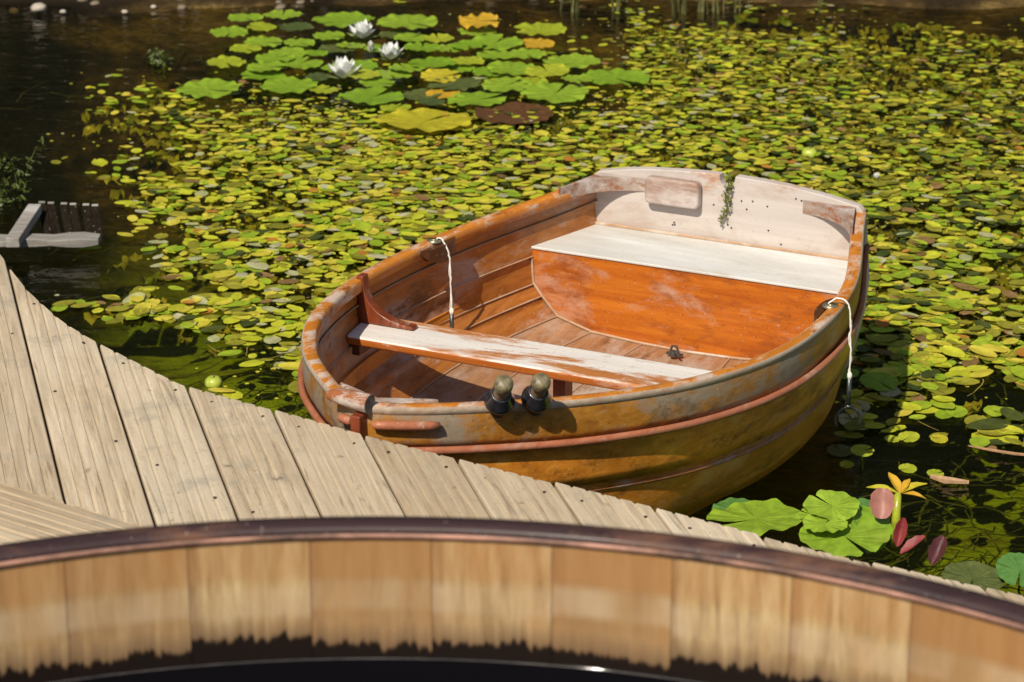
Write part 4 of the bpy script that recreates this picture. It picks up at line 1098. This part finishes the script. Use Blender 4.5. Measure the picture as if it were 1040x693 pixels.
# ---- stones on the far left bank
stone_m = plain('stone', (.16, .12, .08), .85, nscale=18, var=.45, bmp=.6); pale_m = plain('pale_stone', (.40, .34, .27), .8, nscale=18, var=.25, bmp=.5)
random.seed(33)
def stone(p, r, m_, lab, grp):
    mb = MB(); rnd = random.Random(int(p.x * 997)); n = 9; rows = []; off = rnd.uniform(0, 50)
    for i in range(7):
        a = -PI / 2 + PI * i / 6; rows.append([])
        for k in range(n):
            b_ = 2 * PI * k / n; d_ = Vector((math.cos(a) * math.cos(b_), math.cos(a) * math.sin(b_) * .8, math.sin(a) * .6)); rr = r * (1 + .35 * noise.noise(d_ * 1.7 + Vector((off, 0, 0)))); rows[-1].append(d_ * rr)
    mb.grid(rows, close=True); o = mb.build('stone', m_, smooth=True, merge=True); o.location = p; tag(o, lab, 'stone', grp)
for i in range(70):
    px = random.uniform(-10, 330) if i < 56 else random.uniform(300, 1000); py = random.uniform(-4, 9) if i < 56 else random.uniform(-6, 2)
    p = at(px, py, .0); p.z = bedz(p.x, p.y) + .005
    stone(p, random.uniform(.008, .026), stone_m, 'small brown stone lying on the muddy far bank', 'small stones on the far bank')
p = at(39, 8, .03); stone(p, .032, pale_m, 'largest pale pointed stone at the top left bank', None)
for px, py in ((127, 12), (64, 12), (156, 7)):
    p = at(px, py, .01); stone(p, .014, pale_m, 'small white pebble at the water edge of the far left bank', 'white pebbles at the far left edge')

# ---- dark hedge added out of view so the water mirrors it instead of sky
hd = empty('added_hedge', (0, 12.9, .1)); random.seed(44)
core = MB(); rows = []
for i in range(14):
    z = 7.2 * i / 13; rows.append([])
    for k in range(60):
        a = 2 * PI * k / 60; ex = 9.5 * math.cos(a); ey = .85 * math.copysign(abs(math.sin(a)) ** .5, math.sin(a))
        ns_ = .22 * noise.noise(Vector((ex * .8, ey, z * .9))); rows[-1].append((ex, ey * (1 - .25 * (i / 13) ** 3) + ns_, z + .5 * noise.noise(Vector((ex * .6, 0, 3))) * (i / 13)))
core.grid(rows, close=True); core.add(rows[-1], [tuple(range(60))]); core.build('branches', plain('hedge_inside', (.012, .016, .006), .9), hd)
lf = MB()
for i in range(22000):
    x = random.uniform(-8.5, 8.5); z = random.uniform(.0, 7.5); y = -.85 * (1 - .25 * (z / 7.2) ** 3) + .25 * noise.noise(Vector((x * .8, -.85, z * .9))) - random.uniform(-.05, .28)
    s_ = random.uniform(.03, .07); n_ = Vector((random.gauss(0, 1), random.gauss(0, 1), random.gauss(0, 1))).normalized(); t_ = n_.orthogonal().normalized(); b_ = n_.cross(t_); c_ = Vector((x, y, z))
    lf.add([c_ - t_ * s_, c_ + b_ * s_ * .5, c_ + t_ * s_, c_ - b_ * s_ * .5], [(0, 1, 2, 3)])
lf.build('foliage', leafmat('hedge_leaf', (.010, .018, .005), (.022, .035, .008), rough=.7, trans=.05), hd)
tag(hd, 'tall dark hedge added out of view beyond the pond to darken its reflections', 'hedge')

# ================================================================== LIGHT
SUN = Vector((.30, .62, -.72)).normalized()        # direction the light travels
elev = math.asin(-SUN.z); az = math.atan2(-SUN.x, -SUN.y)   # from +Y clockwise towards +X
sl_ = bpy.data.lights.new('sun', 'SUN'); sl_.energy = 5.0; sl_.angle = R(.55); sl_.color = (1, .925, .78)
so_ = bpy.data.objects.new('sun', sl_); col.objects.link(so_); so_.rotation_euler = SUN.to_track_quat('-Z', 'Y').to_euler()
wd = bpy.data.worlds.new('World'); scene.world = wd; wd.use_nodes = True; nt = wd.node_tree
bg = nt.nodes['Background']; sky = nt.nodes.new('ShaderNodeTexSky'); sky.sky_type = 'NISHITA'; sky.sun_disc = False
sky.sun_elevation = elev; sky.sun_rotation = az; nt.links.new(sky.outputs[0], bg.inputs[0]); bg.inputs[1].default_value = .09
scene.view_settings.view_transform = 'Standard'; scene.view_settings.look = 'None'; scene.view_settings.exposure = 0
scene.render.engine = 'CYCLES'
scene.cycles.max_bounces = 6; scene.cycles.transparent_max_bounces = 8; scene.cycles.caustics_reflective = False; scene.cycles.caustics_refractive = False
